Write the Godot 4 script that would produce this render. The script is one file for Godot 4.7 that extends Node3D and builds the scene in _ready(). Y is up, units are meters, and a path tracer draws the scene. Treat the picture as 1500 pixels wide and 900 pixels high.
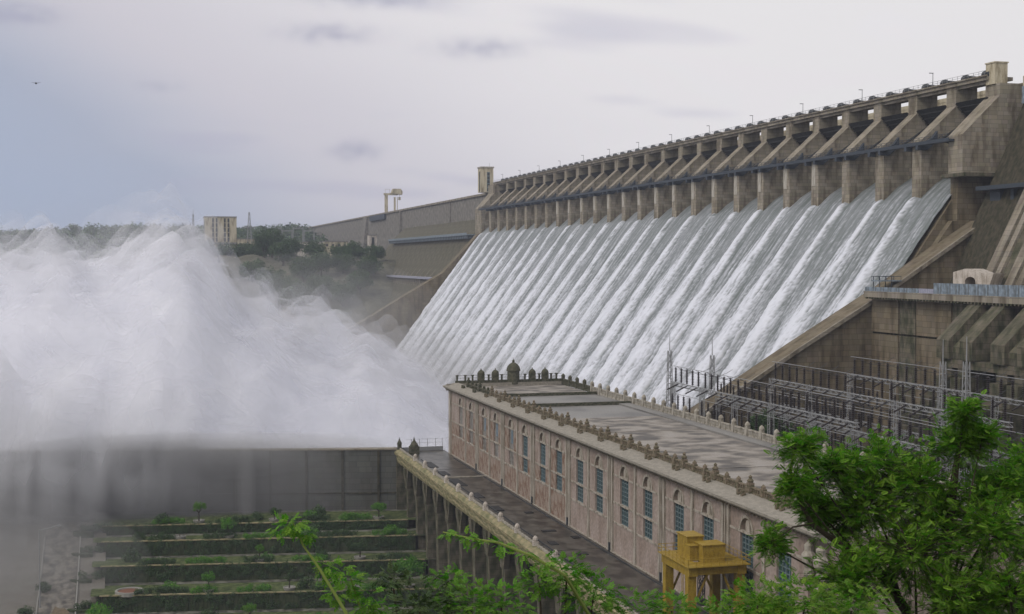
extends Node3D
# A long concrete spillway dam in flood, with its powerhouse, terraced garden and the far bank behind the spray.
# World: x runs upstream (towards the reservoir), -z along the dam towards the far bank, y is up, metres. y = 0 is the tailrace deck.

class MB:
	var v := PackedVector3Array()
	var n := PackedVector3Array()
	var c := PackedColorArray()
	var col := Color(1, 1, 1)
	var colored := false
	func tri(a: Vector3, b: Vector3, d: Vector3, out: Vector3) -> void:
		var nn := (b - a).cross(d - a)
		if nn.length_squared() < 1e-14:
			return
		nn = nn.normalized()
		if nn.dot(out) < 0.0:
			nn = -nn
			v.append(a); v.append(b); v.append(d)
		else:
			v.append(a); v.append(d); v.append(b)
		for i in 3:
			n.append(nn)
			if colored:
				c.append(col)
	func quad(a: Vector3, b: Vector3, d: Vector3, e: Vector3, out: Vector3) -> void:
		tri(a, b, d, out)
		tri(a, d, e, out)
	func box(p: Vector3, s: Vector3, ba := Basis.IDENTITY) -> void:
		var x := ba.x * s.x * 0.5
		var y := ba.y * s.y * 0.5
		var z := ba.z * s.z * 0.5
		quad(p + x - y - z, p + x + y - z, p + x + y + z, p + x - y + z, x)
		quad(p - x - y - z, p - x + y - z, p - x + y + z, p - x - y + z, -x)
		quad(p + y - x - z, p + y + x - z, p + y + x + z, p + y - x + z, y)
		quad(p - y - x - z, p - y + x - z, p - y + x + z, p - y - x + z, -y)
		quad(p + z - x - y, p + z + x - y, p + z + x + y, p + z - x + y, z)
		quad(p - z - x - y, p - z + x - y, p - z + x + y, p - z - x + y, -z)
	func box2(a: Vector3, b: Vector3) -> void:
		box((a + b) * 0.5, (b - a).abs())
	# a polygon of (x, y) points, run along z
	func prism(poly: PackedVector2Array, z0: float, z1: float) -> void:
		var m := poly.size()
		var area := 0.0
		for i in m:
			area += poly[i].cross(poly[(i + 1) % m])
		var s := 1.0 if area > 0.0 else -1.0
		for i in m:
			var a := poly[i]
			var b := poly[(i + 1) % m]
			var o := Vector3((b.y - a.y) * s, -(b.x - a.x) * s, 0)
			quad(Vector3(a.x, a.y, z0), Vector3(b.x, b.y, z0), Vector3(b.x, b.y, z1), Vector3(a.x, a.y, z1), o)
		var t := Geometry2D.triangulate_polygon(poly)
		for i in range(0, t.size(), 3):
			var a := poly[t[i]]
			var b := poly[t[i + 1]]
			var d := poly[t[i + 2]]
			tri(Vector3(a.x, a.y, z0), Vector3(b.x, b.y, z0), Vector3(d.x, d.y, z0), Vector3(0, 0, signf(z0 - z1)))
			tri(Vector3(a.x, a.y, z1), Vector3(b.x, b.y, z1), Vector3(d.x, d.y, z1), Vector3(0, 0, signf(z1 - z0)))
	# a polygon of (z, y) points, run along x
	func prism_x(poly: PackedVector2Array, x0: float, x1: float) -> void:
		var m := poly.size()
		var area := 0.0
		for i in m:
			area += poly[i].cross(poly[(i + 1) % m])
		var s := 1.0 if area > 0.0 else -1.0
		for i in m:
			var a := poly[i]
			var b := poly[(i + 1) % m]
			var o := Vector3(0, -(b.x - a.x) * s, (b.y - a.y) * s)
			quad(Vector3(x0, a.y, a.x), Vector3(x0, b.y, b.x), Vector3(x1, b.y, b.x), Vector3(x1, a.y, a.x), o)
		var t := Geometry2D.triangulate_polygon(poly)
		for i in range(0, t.size(), 3):
			var a := poly[t[i]]
			var b := poly[t[i + 1]]
			var d := poly[t[i + 2]]
			tri(Vector3(x0, a.y, a.x), Vector3(x0, b.y, b.x), Vector3(x0, d.y, d.x), Vector3(signf(x0 - x1), 0, 0))
			tri(Vector3(x1, a.y, a.x), Vector3(x1, b.y, b.x), Vector3(x1, d.y, d.x), Vector3(signf(x1 - x0), 0, 0))
	func tube(p0: Vector3, p1: Vector3, r0: float, r1: float, k := 6) -> void:
		var ax := (p1 - p0)
		if ax.length_squared() < 1e-10:
			return
		ax = ax.normalized()
		var u := ax.cross(Vector3.UP if absf(ax.y) < 0.9 else Vector3.RIGHT).normalized()
		var w := ax.cross(u)
		for i in k:
			var a0 := TAU * i / k
			var a1 := TAU * (i + 1) / k
			var d0 := u * cos(a0) + w * sin(a0)
			var d1 := u * cos(a1) + w * sin(a1)
			quad(p0 + d0 * r0, p0 + d1 * r0, p1 + d1 * r1, p1 + d0 * r1, d0 + d1)
			tri(p0, p0 + d0 * r0, p0 + d1 * r0, -ax)
			tri(p1, p1 + d0 * r1, p1 + d1 * r1, ax)
	func lathe(o: Vector3, prof: Array, k := 10) -> void:
		for j in prof.size() - 1:
			var a: Vector2 = prof[j]
			var b: Vector2 = prof[j + 1]
			for i in k:
				var a0 := TAU * i / k
				var a1 := TAU * (i + 1) / k
				var d0 := Vector3(cos(a0), 0, sin(a0))
				var d1 := Vector3(cos(a1), 0, sin(a1))
				var out := (d0 + d1) * 0.5 * (b.y - a.y) + Vector3.UP * (a.x - b.x)
				quad(o + d0 * a.x + Vector3.UP * a.y, o + d1 * a.x + Vector3.UP * a.y, o + d1 * b.x + Vector3.UP * b.y, o + d0 * b.x + Vector3.UP * b.y, out)
	# four-legged lattice mast between two points, square section w
	func lattice(p0: Vector3, p1: Vector3, w0: float, w1: float, panels: int, r: float) -> void:
		var ax := (p1 - p0).normalized()
		var u := ax.cross(Vector3.UP if absf(ax.y) < 0.9 else Vector3.RIGHT).normalized()
		var w := ax.cross(u)
		var cs := [u + w, u - w, -u - w, -u + w]
		for i in 4:
			tube(p0 + cs[i] * w0 * 0.5, p1 + cs[i] * w1 * 0.5, r, r, 4)
			for j in panels:
				var t0 := float(j) / panels
				var t1 := float(j + 1) / panels
				var a: Vector3 = p0.lerp(p1, t0) + cs[i] * lerpf(w0, w1, t0) * 0.5
				var b: Vector3 = p0.lerp(p1, t1) + cs[(i + 1) % 4] * lerpf(w0, w1, t1) * 0.5
				var a2: Vector3 = p0.lerp(p1, t0) + cs[(i + 1) % 4] * lerpf(w0, w1, t0) * 0.5
				if (j + i) % 2 == 0:
					tube(a, b, r * 0.6, r * 0.6, 3)
				else:
					tube(a2, p0.lerp(p1, t1) + cs[i] * lerpf(w0, w1, t1) * 0.5, r * 0.6, r * 0.6, 3)
				tube(a, a2, r * 0.6, r * 0.6, 3)
	func mesh() -> ArrayMesh:
		var m := ArrayMesh.new()
		var a := []
		a.resize(Mesh.ARRAY_MAX)
		a[Mesh.ARRAY_VERTEX] = v
		a[Mesh.ARRAY_NORMAL] = n
		if colored:
			a[Mesh.ARRAY_COLOR] = c
		m.add_surface_from_arrays(Mesh.PRIMITIVE_TRIANGLES, a)
		return m

var M := {}
var used := {}
var rng := RandomNumberGenerator.new()
var clump: ArrayMesh
var frond: ArrayMesh
var sprig: ArrayMesh

func numbered(called: String) -> String:
	if not used.has(called):
		used[called] = 0
		return called
	used[called] += 1
	return "%s_%03d" % [called, used[called]]

func base(called: String, at: Vector3, label: String, category: String, group := "") -> Node3D:
	var o := Node3D.new()
	o.name = numbered(called)
	add_child(o)
	o.position = at
	o.set_meta("label", label)
	o.set_meta("category", category)
	if group != "":
		o.set_meta("group", group)
	return o

func tagged(o: Node3D, label: String, category: String, group := "") -> Node3D:
	o.set_meta("label", label)
	o.set_meta("category", category)
	if group != "":
		o.set_meta("group", group)
	return o

func inst(m: Mesh, called: String, mat: Material, parent: Node, at := Vector3.ZERO) -> MeshInstance3D:
	var o := MeshInstance3D.new()
	o.mesh = m
	o.material_override = mat
	o.name = called
	parent.add_child(o, true)
	o.position = at
	return o

func part(b: MB, called: String, mat: Material, parent: Node, at := Vector3.ZERO) -> MeshInstance3D:
	return inst(b.mesh(), called, mat, parent, at)

func setting(b: MB, called: String, mat: Material, kind := "structure") -> MeshInstance3D:
	var o := inst(b.mesh(), numbered(called), mat, self)
	o.set_meta("kind", kind)
	return o

func copy(o: Node3D, at: Vector3, label := "") -> Node3D:
	var r: Node3D = o.duplicate()
	var nm := String(o.name)
	r.name = numbered(nm)
	add_child(r)
	r.position = at
	if label != "":
		r.set_meta("label", label)
	return r

func scatter(m: Mesh, mat: Material, where: Array, called: String, parent: Node, colors := []) -> MultiMeshInstance3D:
	var mm := MultiMesh.new()
	mm.transform_format = MultiMesh.TRANSFORM_3D
	mm.use_colors = colors.size() > 0
	mm.mesh = m
	mm.instance_count = where.size()
	for i in where.size():
		mm.set_instance_transform(i, where[i])
		if colors.size() > 0:
			mm.set_instance_color(i, colors[i])
	var o := MultiMeshInstance3D.new()
	o.multimesh = mm
	o.material_override = mat
	o.name = called
	o.set_meta("kind", "stuff")
	parent.add_child(o, true)
	return o

func lin(r: float, g: float, b: float) -> Color:
	return Color(r, g, b).linear_to_srgb()

func noise_tex(sd: int, freq: float, lo: float, hi: float, octaves := 4, size := 512) -> NoiseTexture2D:
	var f := FastNoiseLite.new()
	f.seed = sd
	f.noise_type = FastNoiseLite.TYPE_SIMPLEX_SMOOTH
	f.frequency = freq
	f.fractal_octaves = octaves
	var g := Gradient.new()
	g.offsets = PackedFloat32Array([0.18, 0.82])
	g.colors = PackedColorArray([Color(lo, lo, lo).linear_to_srgb(), Color(hi, hi, hi).linear_to_srgb()])
	var t := NoiseTexture2D.new()
	t.width = size
	t.height = size
	t.seamless = true
	t.noise = f
	t.color_ramp = g
	return t

func tinted_tex(sd: int, freq: float, stops: Array, octaves := 4, size := 512) -> NoiseTexture2D:
	var t := noise_tex(sd, freq, 0, 1, octaves, size)
	var g := Gradient.new()
	var off := PackedFloat32Array()
	var cs := PackedColorArray()
	for s in stops:
		off.append(s[0])
		cs.append(Color(s[1], s[2], s[3]).linear_to_srgb())
	g.offsets = off
	g.colors = cs
	t.color_ramp = g
	return t

var T := {}
# plain surface with blotches (world size in metres) and vertical or other streaks laid over it
func surf(called: String, color: Color, rough: float, tex := "", tile := 8.0, over := "", over_scale := Vector3.ONE, relief := 0.0) -> StandardMaterial3D:
	var m := StandardMaterial3D.new()
	m.resource_name = called
	m.albedo_color = color
	m.roughness = rough
	m.metallic_specular = 0.35
	if tex != "":
		m.albedo_texture = T[tex]
		m.uv1_triplanar = true
		m.uv1_world_triplanar = true
		m.uv1_scale = Vector3.ONE / tile
		if relief > 0.0:
			m.heightmap_enabled = true
			m.heightmap_texture = T["relief"]
			m.heightmap_scale = relief
	if over != "":
		m.detail_enabled = true
		m.detail_albedo = T[over]
		m.detail_blend_mode = BaseMaterial3D.BLEND_MODE_MUL
		m.detail_uv_layer = BaseMaterial3D.DETAIL_UV_2
		m.uv2_triplanar = true
		m.uv2_world_triplanar = true
		m.uv2_scale = over_scale
	M[called] = m
	return m

func pts(a: Array) -> PackedVector2Array:
	var r := PackedVector2Array()
	for i in range(0, a.size(), 2):
		r.append(Vector2(a[i], a[i + 1]))
	return r

func _ready() -> void:
	rng.seed = 7
	camera_sky_sun()
	materials()
	leaf_meshes()
	land()
	dam()
	dam_wings()
	water()
	powerhouse()
	deck()
	garden()
	far_bank()
	crane_on_deck()
	switchyard()
	dam_fittings()
	near_plants()
	spray()

func camera_sky_sun() -> void:
	var cam := Camera3D.new()
	cam.name = "camera"
	cam.fov = rad_to_deg(2.0 * atan(450.0 / 2000.0))
	cam.near = 0.1
	cam.far = 20000.0
	add_child(cam)
	var yaw := atan(555.0 / 2000.0)
	var pitch := atan(67.0 / 2000.0)
	cam.position = Vector3(0, 50, 0)
	cam.look_at(cam.position + Vector3(sin(yaw) * cos(pitch), -sin(pitch), -cos(yaw) * cos(pitch)), Vector3.UP)
	cam.current = true

	# an overcast sky, thinner and brighter towards the sun's side (right of the dam), slate blue low over the far bank
	var w := 2048
	var h := 1024
	var im := Image.create(w, h, false, Image.FORMAT_RGB8)
	im.fill(Color(0.72, 0.71, 0.74))
	var f1 := FastNoiseLite.new()
	f1.seed = 31
	f1.frequency = 1.0
	f1.fractal_octaves = 4
	var f2 := FastNoiseLite.new()
	f2.seed = 12
	f2.frequency = 1.0
	f2.fractal_octaves = 3
	# small darker clouds: azimuth, height, half widths, depth
	var small_clouds := [[-0.075, 0.168, 0.022, 0.006, 0.8], [0.138, 0.163, 0.030, 0.006, 0.6], [0.246, 0.154, 0.030, 0.006, 0.55], [0.157, 0.080, 0.016, 0.006, 0.7], [0.172, 0.188, 0.045, 0.006, 0.5], [0.02, 0.123, 0.012, 0.002, 0.6]]
	for j in h / 2 + 4:
		var el := (0.5 - (j + 0.5) / h) * PI
		for i in w:
			var az := wrapf((i + 0.5) / w * TAU, -PI, PI)   # 0 looks along -z, positive to the right
			var d := Vector3(cos(el) * sin(az), sin(el), -cos(el) * cos(az))
			# an even overcast; a break of slate blue low on the left of the far bank
			var up := maxf(d.y, 0.0) + 0.10
			var q := Vector2(d.x / up, d.z / up)
			var big := f1.get_noise_2d(q.x * 0.22 + 3.0, q.y * 0.22)
			var fine := f2.get_noise_2d(q.x * 0.5 + 9.0, q.y * 1.1)
			var away := absf(wrapf(az + 0.42, -PI, PI))          # the break is centred about 24 degrees left of the dam's line
			var t := smoothstep(0.26, 1.02, away + 0.9 * maxf(el - 0.04, 0.0) * (1.0 + maxf(el, 0.0) * 4.0)) + 0.10 * big
			t = clampf(t, 0.0, 1.0)
			var c := Color(0.60, 0.65, 0.745).lerp(Color(0.805, 0.795, 0.83), smoothstep(0.0, 0.5, t))
			c = c.lerp(Color(0.91, 0.90, 0.91), smoothstep(0.4, 1.0, t))
			c = c.lerp(Color(0.70, 0.70, 0.78), smoothstep(0.30, 0.60, fine) * 0.35)
			for cl in small_clouds:
				var da: float = (az - cl[0]) / cl[2]
				var de: float = (el - cl[1]) / cl[3]
				if absf(da) < 3.0 and absf(de) < 3.0:
					var k := exp(-da * da - de * de) * (0.75 + 0.9 * f2.get_noise_2d(az * 60.0, el * 160.0))
					c = c.lerp(Color(0.615, 0.62, 0.705), clampf(k * cl[4], 0.0, 0.8))
			im.set_pixel(i, j, c)
	var sm := PanoramaSkyMaterial.new()
	sm.panorama = ImageTexture.create_from_image(im)
	var sky := Sky.new()
	sky.sky_material = sm
	var e := Environment.new()
	e.background_mode = Environment.BG_SKY
	e.sky = sky
	e.background_energy_multiplier = 1.0
	e.tonemap_mode = Environment.TONE_MAPPER_LINEAR
	e.tonemap_exposure = 1.0
	e.sdfgi_enabled = true
	e.ssao_enabled = true
	e.ssil_enabled = true
	e.fog_enabled = true
	e.fog_density = 0.00016
	e.fog_light_color = Color(0.80, 0.83, 0.90)
	e.volumetric_fog_enabled = true
	e.volumetric_fog_density = 0.0
	var we := WorldEnvironment.new()
	we.name = "environment"
	we.environment = e
	add_child(we)

	var sun := DirectionalLight3D.new()
	sun.name = "sun"
	sun.light_energy = 0.5
	sun.light_angular_distance = 25.0
	sun.light_color = Color(1.0, 0.97, 0.93)
	sun.shadow_enabled = true
	add_child(sun)
	sun.look_at_from_position(Vector3(-62, 62, 28), Vector3.ZERO)

func materials() -> void:
	T["blotch"] = noise_tex(1, 0.012, 0.62, 1.0, 5)
	T["fine"] = noise_tex(2, 0.035, 0.72, 1.0, 5)
	T["relief"] = noise_tex(3, 0.05, 0.0, 1.0, 5)
	T["streak"] = tinted_tex(4, 0.009, [[0.18, 0.50, 0.47, 0.42], [0.42, 0.78, 0.75, 0.70], [0.6, 0.95, 0.94, 0.92], [0.85, 1.0, 0.98, 0.95]], 5)
	T["courses"] = courses()
	T["rain"] = tinted_tex(5, 0.012, [[0.2, 0.30, 0.30, 0.30], [0.45, 0.62, 0.60, 0.57], [0.6, 0.9, 0.88, 0.84], [0.8, 1.0, 1.0, 1.0]], 5)
	T["grime"] = tinted_tex(24, 0.01, [[0.2, 0.74, 0.70, 0.66], [0.5, 0.90, 0.88, 0.86], [0.8, 1.0, 1.0, 1.0]], 5)
	T["puddle"] = tinted_tex(15, 0.008, [[0.2, 0.60, 0.60, 0.60], [0.42, 0.76, 0.75, 0.74], [0.52, 0.93, 0.92, 0.9], [0.8, 1.0, 0.99, 0.97]], 6)
	T["moss"] = tinted_tex(6, 0.014, [[0.2, 0.35, 0.42, 0.30], [0.5, 0.7, 0.72, 0.62], [0.75, 1.0, 0.97, 0.92]], 5)
	T["rust"] = tinted_tex(8, 0.014, [[0.2, 0.62, 0.46, 0.38], [0.42, 0.80, 0.70, 0.63], [0.55, 1.0, 0.97, 0.94], [0.8, 1.0, 1.0, 1.0]], 5)
	var down := Vector3(0.055, 0.012, 0.055)
	surf("concrete", lin(0.295, 0.277, 0.245), 0.9, "courses", 19.0, "streak", down)
	surf("pier", lin(0.32, 0.298, 0.255), 0.9, "courses", 17.0, "streak", Vector3(0.07, 0.02, 0.07))
	surf("brown_concrete", lin(0.205, 0.18, 0.135), 0.92, "courses", 21.0, "streak", down)
	surf("dark_concrete", lin(0.155, 0.145, 0.12), 0.92, "courses", 18.0, "moss", Vector3(0.06, 0.03, 0.06))
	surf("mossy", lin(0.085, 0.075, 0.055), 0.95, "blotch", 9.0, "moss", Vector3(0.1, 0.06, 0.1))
	surf("pale_stain", lin(0.52, 0.5, 0.45), 0.9, "fine", 4.0, "streak", Vector3(0.4, 0.05, 0.4))
	surf("cream", lin(0.58, 0.53, 0.40), 0.85, "fine", 8.0, "streak", Vector3(0.1, 0.02, 0.1))
	surf("wing_wall", lin(0.25, 0.235, 0.21), 0.92, "blotch", 34.0, "fine", Vector3(0.02, 0.012, 0.02))
	surf("steel_blue", lin(0.05, 0.062, 0.078), 0.6, "fine", 5.0)
	surf("steel_dark", lin(0.05, 0.055, 0.06), 0.6, "fine", 4.0)
	surf("steel_gate", lin(0.045, 0.05, 0.05), 0.55, "blotch", 7.0, "rust", Vector3(0.15, 0.03, 0.15))
	surf("galvanised", lin(0.30, 0.31, 0.32), 0.55, "fine", 3.0)
	surf("porcelain", lin(0.03, 0.024, 0.024), 0.35)
	surf("pale_blue", lin(0.27, 0.34, 0.42), 0.7, "blotch", 8.0, "streak", Vector3(0.3, 0.05, 0.3))
	surf("lilac_grey", lin(0.34, 0.35, 0.44), 0.8, "fine", 10.0)
	surf("white_plaster", lin(0.62, 0.58, 0.54), 0.88, "fine", 5.0, "streak", Vector3(0.25, 0.05, 0.25))
	surf("pink_plaster", lin(0.375, 0.312, 0.275), 0.9, "fine", 14.0, "grime", Vector3(0.05, 0.02, 0.05))
	surf("worn_plaster", lin(0.315, 0.258, 0.215), 0.92, "fine", 9.0, "rust", Vector3(0.08, 0.06, 0.08))
	surf("trim", lin(0.43, 0.40, 0.35), 0.88, "fine", 5.0, "streak", Vector3(0.2, 0.04, 0.2))
	surf("cornice", lin(0.34, 0.315, 0.265), 0.9, "fine", 6.0, "fine", Vector3(0.05, 0.05, 0.03))
	surf("parapet_brown", lin(0.24, 0.195, 0.15), 0.92, "fine", 3.0, "moss", Vector3(0.2, 0.2, 0.2))
	surf("parapet_pale", lin(0.44, 0.42, 0.37), 0.9, "fine", 4.0, "streak", Vector3(0.2, 0.1, 0.2))
	surf("parapet_dark", lin(0.12, 0.115, 0.085), 0.93, "fine", 4.0, "moss", Vector3(0.15, 0.15, 0.15))
	surf("niche", lin(0.40, 0.35, 0.25), 0.9, "fine", 3.0)
	surf("niche_dark", lin(0.20, 0.15, 0.09), 0.9, "fine", 3.0)
	surf("window_glass", lin(0.035, 0.07, 0.08), 0.12)
	surf("window_frame", lin(0.12, 0.165, 0.175), 0.6)
	surf("window_blue", lin(0.11, 0.19, 0.25), 0.3, "blotch", 5.0)
	surf("boarded", lin(0.27, 0.265, 0.255), 0.85, "blotch", 6.0, "streak", Vector3(0.2, 0.05, 0.2))
	surf("roof_brown", lin(0.335, 0.31, 0.28), 0.6, "fine", 7.0, "rain", Vector3(0.02, 0.02, 0.026))
	surf("roof_grey", lin(0.24, 0.235, 0.225), 0.45, "fine", 9.0, "puddle", Vector3(0.012, 0.012, 0.008))
	surf("deck_wet", lin(0.105, 0.098, 0.085), 0.32, "blotch", 14.0, "rain", Vector3(0.05, 0.05, 0.03))
	surf("beam_yellow", lin(0.36, 0.315, 0.20), 0.9, "fine", 5.0, "moss", Vector3(0.08, 0.2, 0.05))
	surf("grate", lin(0.02, 0.02, 0.02), 0.6)
	surf("yellow_paint", lin(0.36, 0.25, 0.03), 0.6, "fine", 5.0, "grime", Vector3(0.2, 0.1, 0.2))
	surf("hedge_wall", lin(0.065, 0.08, 0.042), 0.95, "fine", 4.0, "moss", Vector3(0.3, 0.06, 0.3))
	surf("lawn", lin(0.105, 0.135, 0.05), 0.95, "fine", 5.0, "moss", Vector3(0.07, 0.07, 0.07))
	surf("path_wet", lin(0.22, 0.22, 0.19), 0.4, "blotch", 9.0, "rain", Vector3(0.05, 0.05, 0.05))
	surf("road", lin(0.25, 0.235, 0.205), 0.45, "blotch", 8.0, "rain", Vector3(0.06, 0.06, 0.06))
	surf("wet_wall", lin(0.105, 0.112, 0.108), 0.7, "courses", 24.0, "grime", Vector3(0.05, 0.015, 0.05))
	surf("flood", lin(0.185, 0.175, 0.15), 0.22, "fine", 11.0, "grime", Vector3(0.03, 0.03, 0.05))
	surf("earth", lin(0.17, 0.135, 0.09), 0.95, "blotch", 7.0)
	surf("planter", lin(0.29, 0.285, 0.26), 0.9, "fine", 2.0)
	surf("soil", lin(0.15, 0.075, 0.05), 0.95)
	surf("bark", lin(0.055, 0.045, 0.032), 0.95, "fine", 0.6)
	surf("green_stem", lin(0.17, 0.22, 0.05), 0.8)
	surf("hill", lin(0.085, 0.095, 0.055), 0.97, "blotch", 60.0, "moss", Vector3(0.02, 0.02, 0.02))
	surf("cliff", lin(0.13, 0.13, 0.095), 0.95, "blotch", 40.0, "streak", Vector3(0.03, 0.012, 0.03))
	surf("river", lin(0.45, 0.45, 0.44), 0.5, "blotch", 40.0, "rain", Vector3(0.02, 0.02, 0.02))
	surf("dark_pane", lin(0.03, 0.032, 0.035), 0.3)
	surf("far_roof", lin(0.20, 0.19, 0.18), 0.85)
	for a in [["leaf", 0.125, 0.27, 0.034], ["leaf_bright", 0.15, 0.28, 0.034], ["leaf_dark", 0.045, 0.085, 0.028]]:
		var m := surf(a[0], lin(a[1], a[2], a[3]), 0.6)
		m.backlight_enabled = true
		m.backlight = Color(a[1] * 3.4, a[2] * 3.4, a[3] * 1.6)
		m.vertex_color_use_as_albedo = true
	var wm := StandardMaterial3D.new()
	wm.resource_name = "white_water"
	wm.vertex_color_use_as_albedo = true
	wm.roughness = 0.45
	wm.metallic_specular = 0.4
	M["white_water"] = wm
	for a in [["droplets", true], ["droplets_dense", false]]:
		var sp := StandardMaterial3D.new()
		sp.resource_name = a[0]
		sp.albedo_color = Color(0.92, 0.925, 0.945)
		sp.roughness = 1.0
		sp.metallic_specular = 0.0
		if a[1]:
			sp.vertex_color_use_as_albedo = true
			sp.transparency = BaseMaterial3D.TRANSPARENCY_ALPHA
			sp.cull_mode = BaseMaterial3D.CULL_DISABLED
			sp.backlight_enabled = true
			sp.backlight = Color(1, 1, 1)
		M[a[0]] = sp

# coursed masonry and shutter lifts, too fine to tell stone from stone at this distance
func courses() -> ImageTexture:
	var im := Image.create(512, 512, false, Image.FORMAT_RGB8)
	im.fill(Color(0.70, 0.69, 0.67))
	var r := RandomNumberGenerator.new()
	r.seed = 44
	for j in 16:
		var x := -r.randi() % 30
		while x < 512:
			var wd := 30 + r.randi() % 50
			var k := r.randf_range(0.87, 1.0)
			im.fill_rect(Rect2i(maxi(x, 0), j * 32 + 2, mini(wd - 2, 512 - x), 30), Color(k, k * r.randf_range(0.975, 1.0), k * r.randf_range(0.94, 0.99)))
			x += wd
	return ImageTexture.create_from_image(im)

func leaf_meshes() -> void:
	var r := RandomNumberGenerator.new()
	r.seed = 5
	# a clump: leaf-sized faces through a ball of radius 1; tints vary from leaf to leaf
	var b := MB.new()
	b.colored = true
	for i in 70:
		var d := Vector3(r.randfn(), r.randfn(), r.randfn()).normalized() * pow(r.randf(), 0.4)
		var u := Vector3(r.randfn(), r.randfn(), r.randfn()).normalized()
		var w := u.cross(d.normalized() + Vector3(0.1, 0.3, 0)).normalized()
		var s := r.randf_range(0.13, 0.26)
		var k := r.randf_range(0.55, 1.35)
		b.col = Color(k * r.randf_range(0.8, 1.2), k, k * 0.9)
		b.quad(d - u * s, d + w * s * 0.55, d + u * s, d - w * s * 0.55, d + Vector3.UP * 0.4)
	clump = b.mesh()
	# a feathery compound leaf along +z, about 1 long, drooping a little
	b = MB.new()
	b.colored = true
	for i in 15:
		var t := (i + 1) / 15.0
		var p := Vector3(0, -0.22 * t * t, t)
		var l := 0.30 * sin(PI * (0.15 + 0.8 * t)) + 0.04
		for s in [-1.0, 1.0]:
			var tip: Vector3 = p + Vector3(s * l, -0.10 * l - 0.04, 0.30 * l)
			var k := r.randf_range(0.75, 1.2)
			b.col = Color(k * 1.05, k, k * 0.85)
			var mid: Vector3 = p.lerp(tip, 0.5)
			var wd := Vector3(0, 0.01, 0.030)
			b.quad(p, mid + wd, tip, mid - wd, Vector3.UP)
	b.col = Color(0.9, 0.8, 0.6)
	b.tube(Vector3.ZERO, Vector3(0, -0.05, 0.5), 0.008, 0.006, 3)
	b.tube(Vector3(0, -0.05, 0.5), Vector3(0, -0.22, 1), 0.006, 0.003, 3)
	frond = b.mesh()
	# a sprig with seven broad oval leaflets
	b = MB.new()
	b.colored = true
	for i in 7:
		var t := 0.25 + 0.75 * (i / 6.0)
		var s := -1.0 if i % 2 == 0 else 1.0
		if i == 6:
			s = 0.0
		var p := Vector3(0, -0.12 * t * t, t * 0.8)
		var dir := Vector3(s * 0.8, -0.15, 0.55).normalized()
		var side := dir.cross(Vector3.UP).normalized()
		var k := r.randf_range(0.8, 1.25)
		b.col = Color(k, k, k * 0.9)
		var l := 0.36
		b.tri(p, p + dir * l * 0.35 + side * 0.10 + Vector3.UP * 0.02, p + dir * l * 0.35 - Vector3.UP * 0.015, Vector3.UP)
		b.tri(p, p + dir * l * 0.35 - Vector3.UP * 0.015, p + dir * l * 0.35 - side * 0.10 + Vector3.UP * 0.02, Vector3.UP)
		b.tri(p + dir * l, p + dir * l * 0.35 + side * 0.10 + Vector3.UP * 0.02, p + dir * l * 0.35 - Vector3.UP * 0.015, Vector3.UP)
		b.tri(p + dir * l, p + dir * l * 0.35 - Vector3.UP * 0.015, p + dir * l * 0.35 - side * 0.10 + Vector3.UP * 0.02, Vector3.UP)
	b.tube(Vector3.ZERO, Vector3(0, -0.12, 0.8), 0.014, 0.008, 3)
	sprig = b.mesh()

# ---------------------------------------------------------------- the land
func far_height(x: float, z: float) -> float:
	var d := -z - 830.0 + 40.0 * sin(x * 0.009) + 0.0
	var y := -12.0 + 60.0 * smoothstep(0.0, 210.0, d)
	y += 32.0 * smoothstep(330.0, 1000.0, d)
	y += 6.0 * sin(x * 0.006 + 1.0) * smoothstep(300.0, 900.0, d) + 3.0 * sin(x * 0.021 + z * 0.013)
	return y

func sheet(b: MB, x0: float, x1: float, nx: int, z0: float, z1: float, nz: int, f: Callable) -> void:
	for i in nx:
		for j in nz:
			var xa := lerpf(x0, x1, float(i) / nx)
			var xb := lerpf(x0, x1, float(i + 1) / nx)
			var za := lerpf(z0, z1, float(j) / nz)
			var zb := lerpf(z0, z1, float(j + 1) / nz)
			b.quad(Vector3(xa, f.call(xa, za), za), Vector3(xb, f.call(xb, za), za), Vector3(xb, f.call(xb, zb), zb), Vector3(xa, f.call(xa, zb), zb), Vector3.UP)

func near_height(x: float, z: float) -> float:
	var d := maxf(0.0, -z)
	var y := 48.2 - 0.42 * minf(d, 30.0) - 0.95 * clampf(d - 30.0, 0.0, 70.0)
	if x > 40.0:
		y += 0.10 * (x - 40.0)
	return maxf(y + 0.5 * sin(x * 0.4) * sin(z * 0.33), -36.0)

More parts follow.
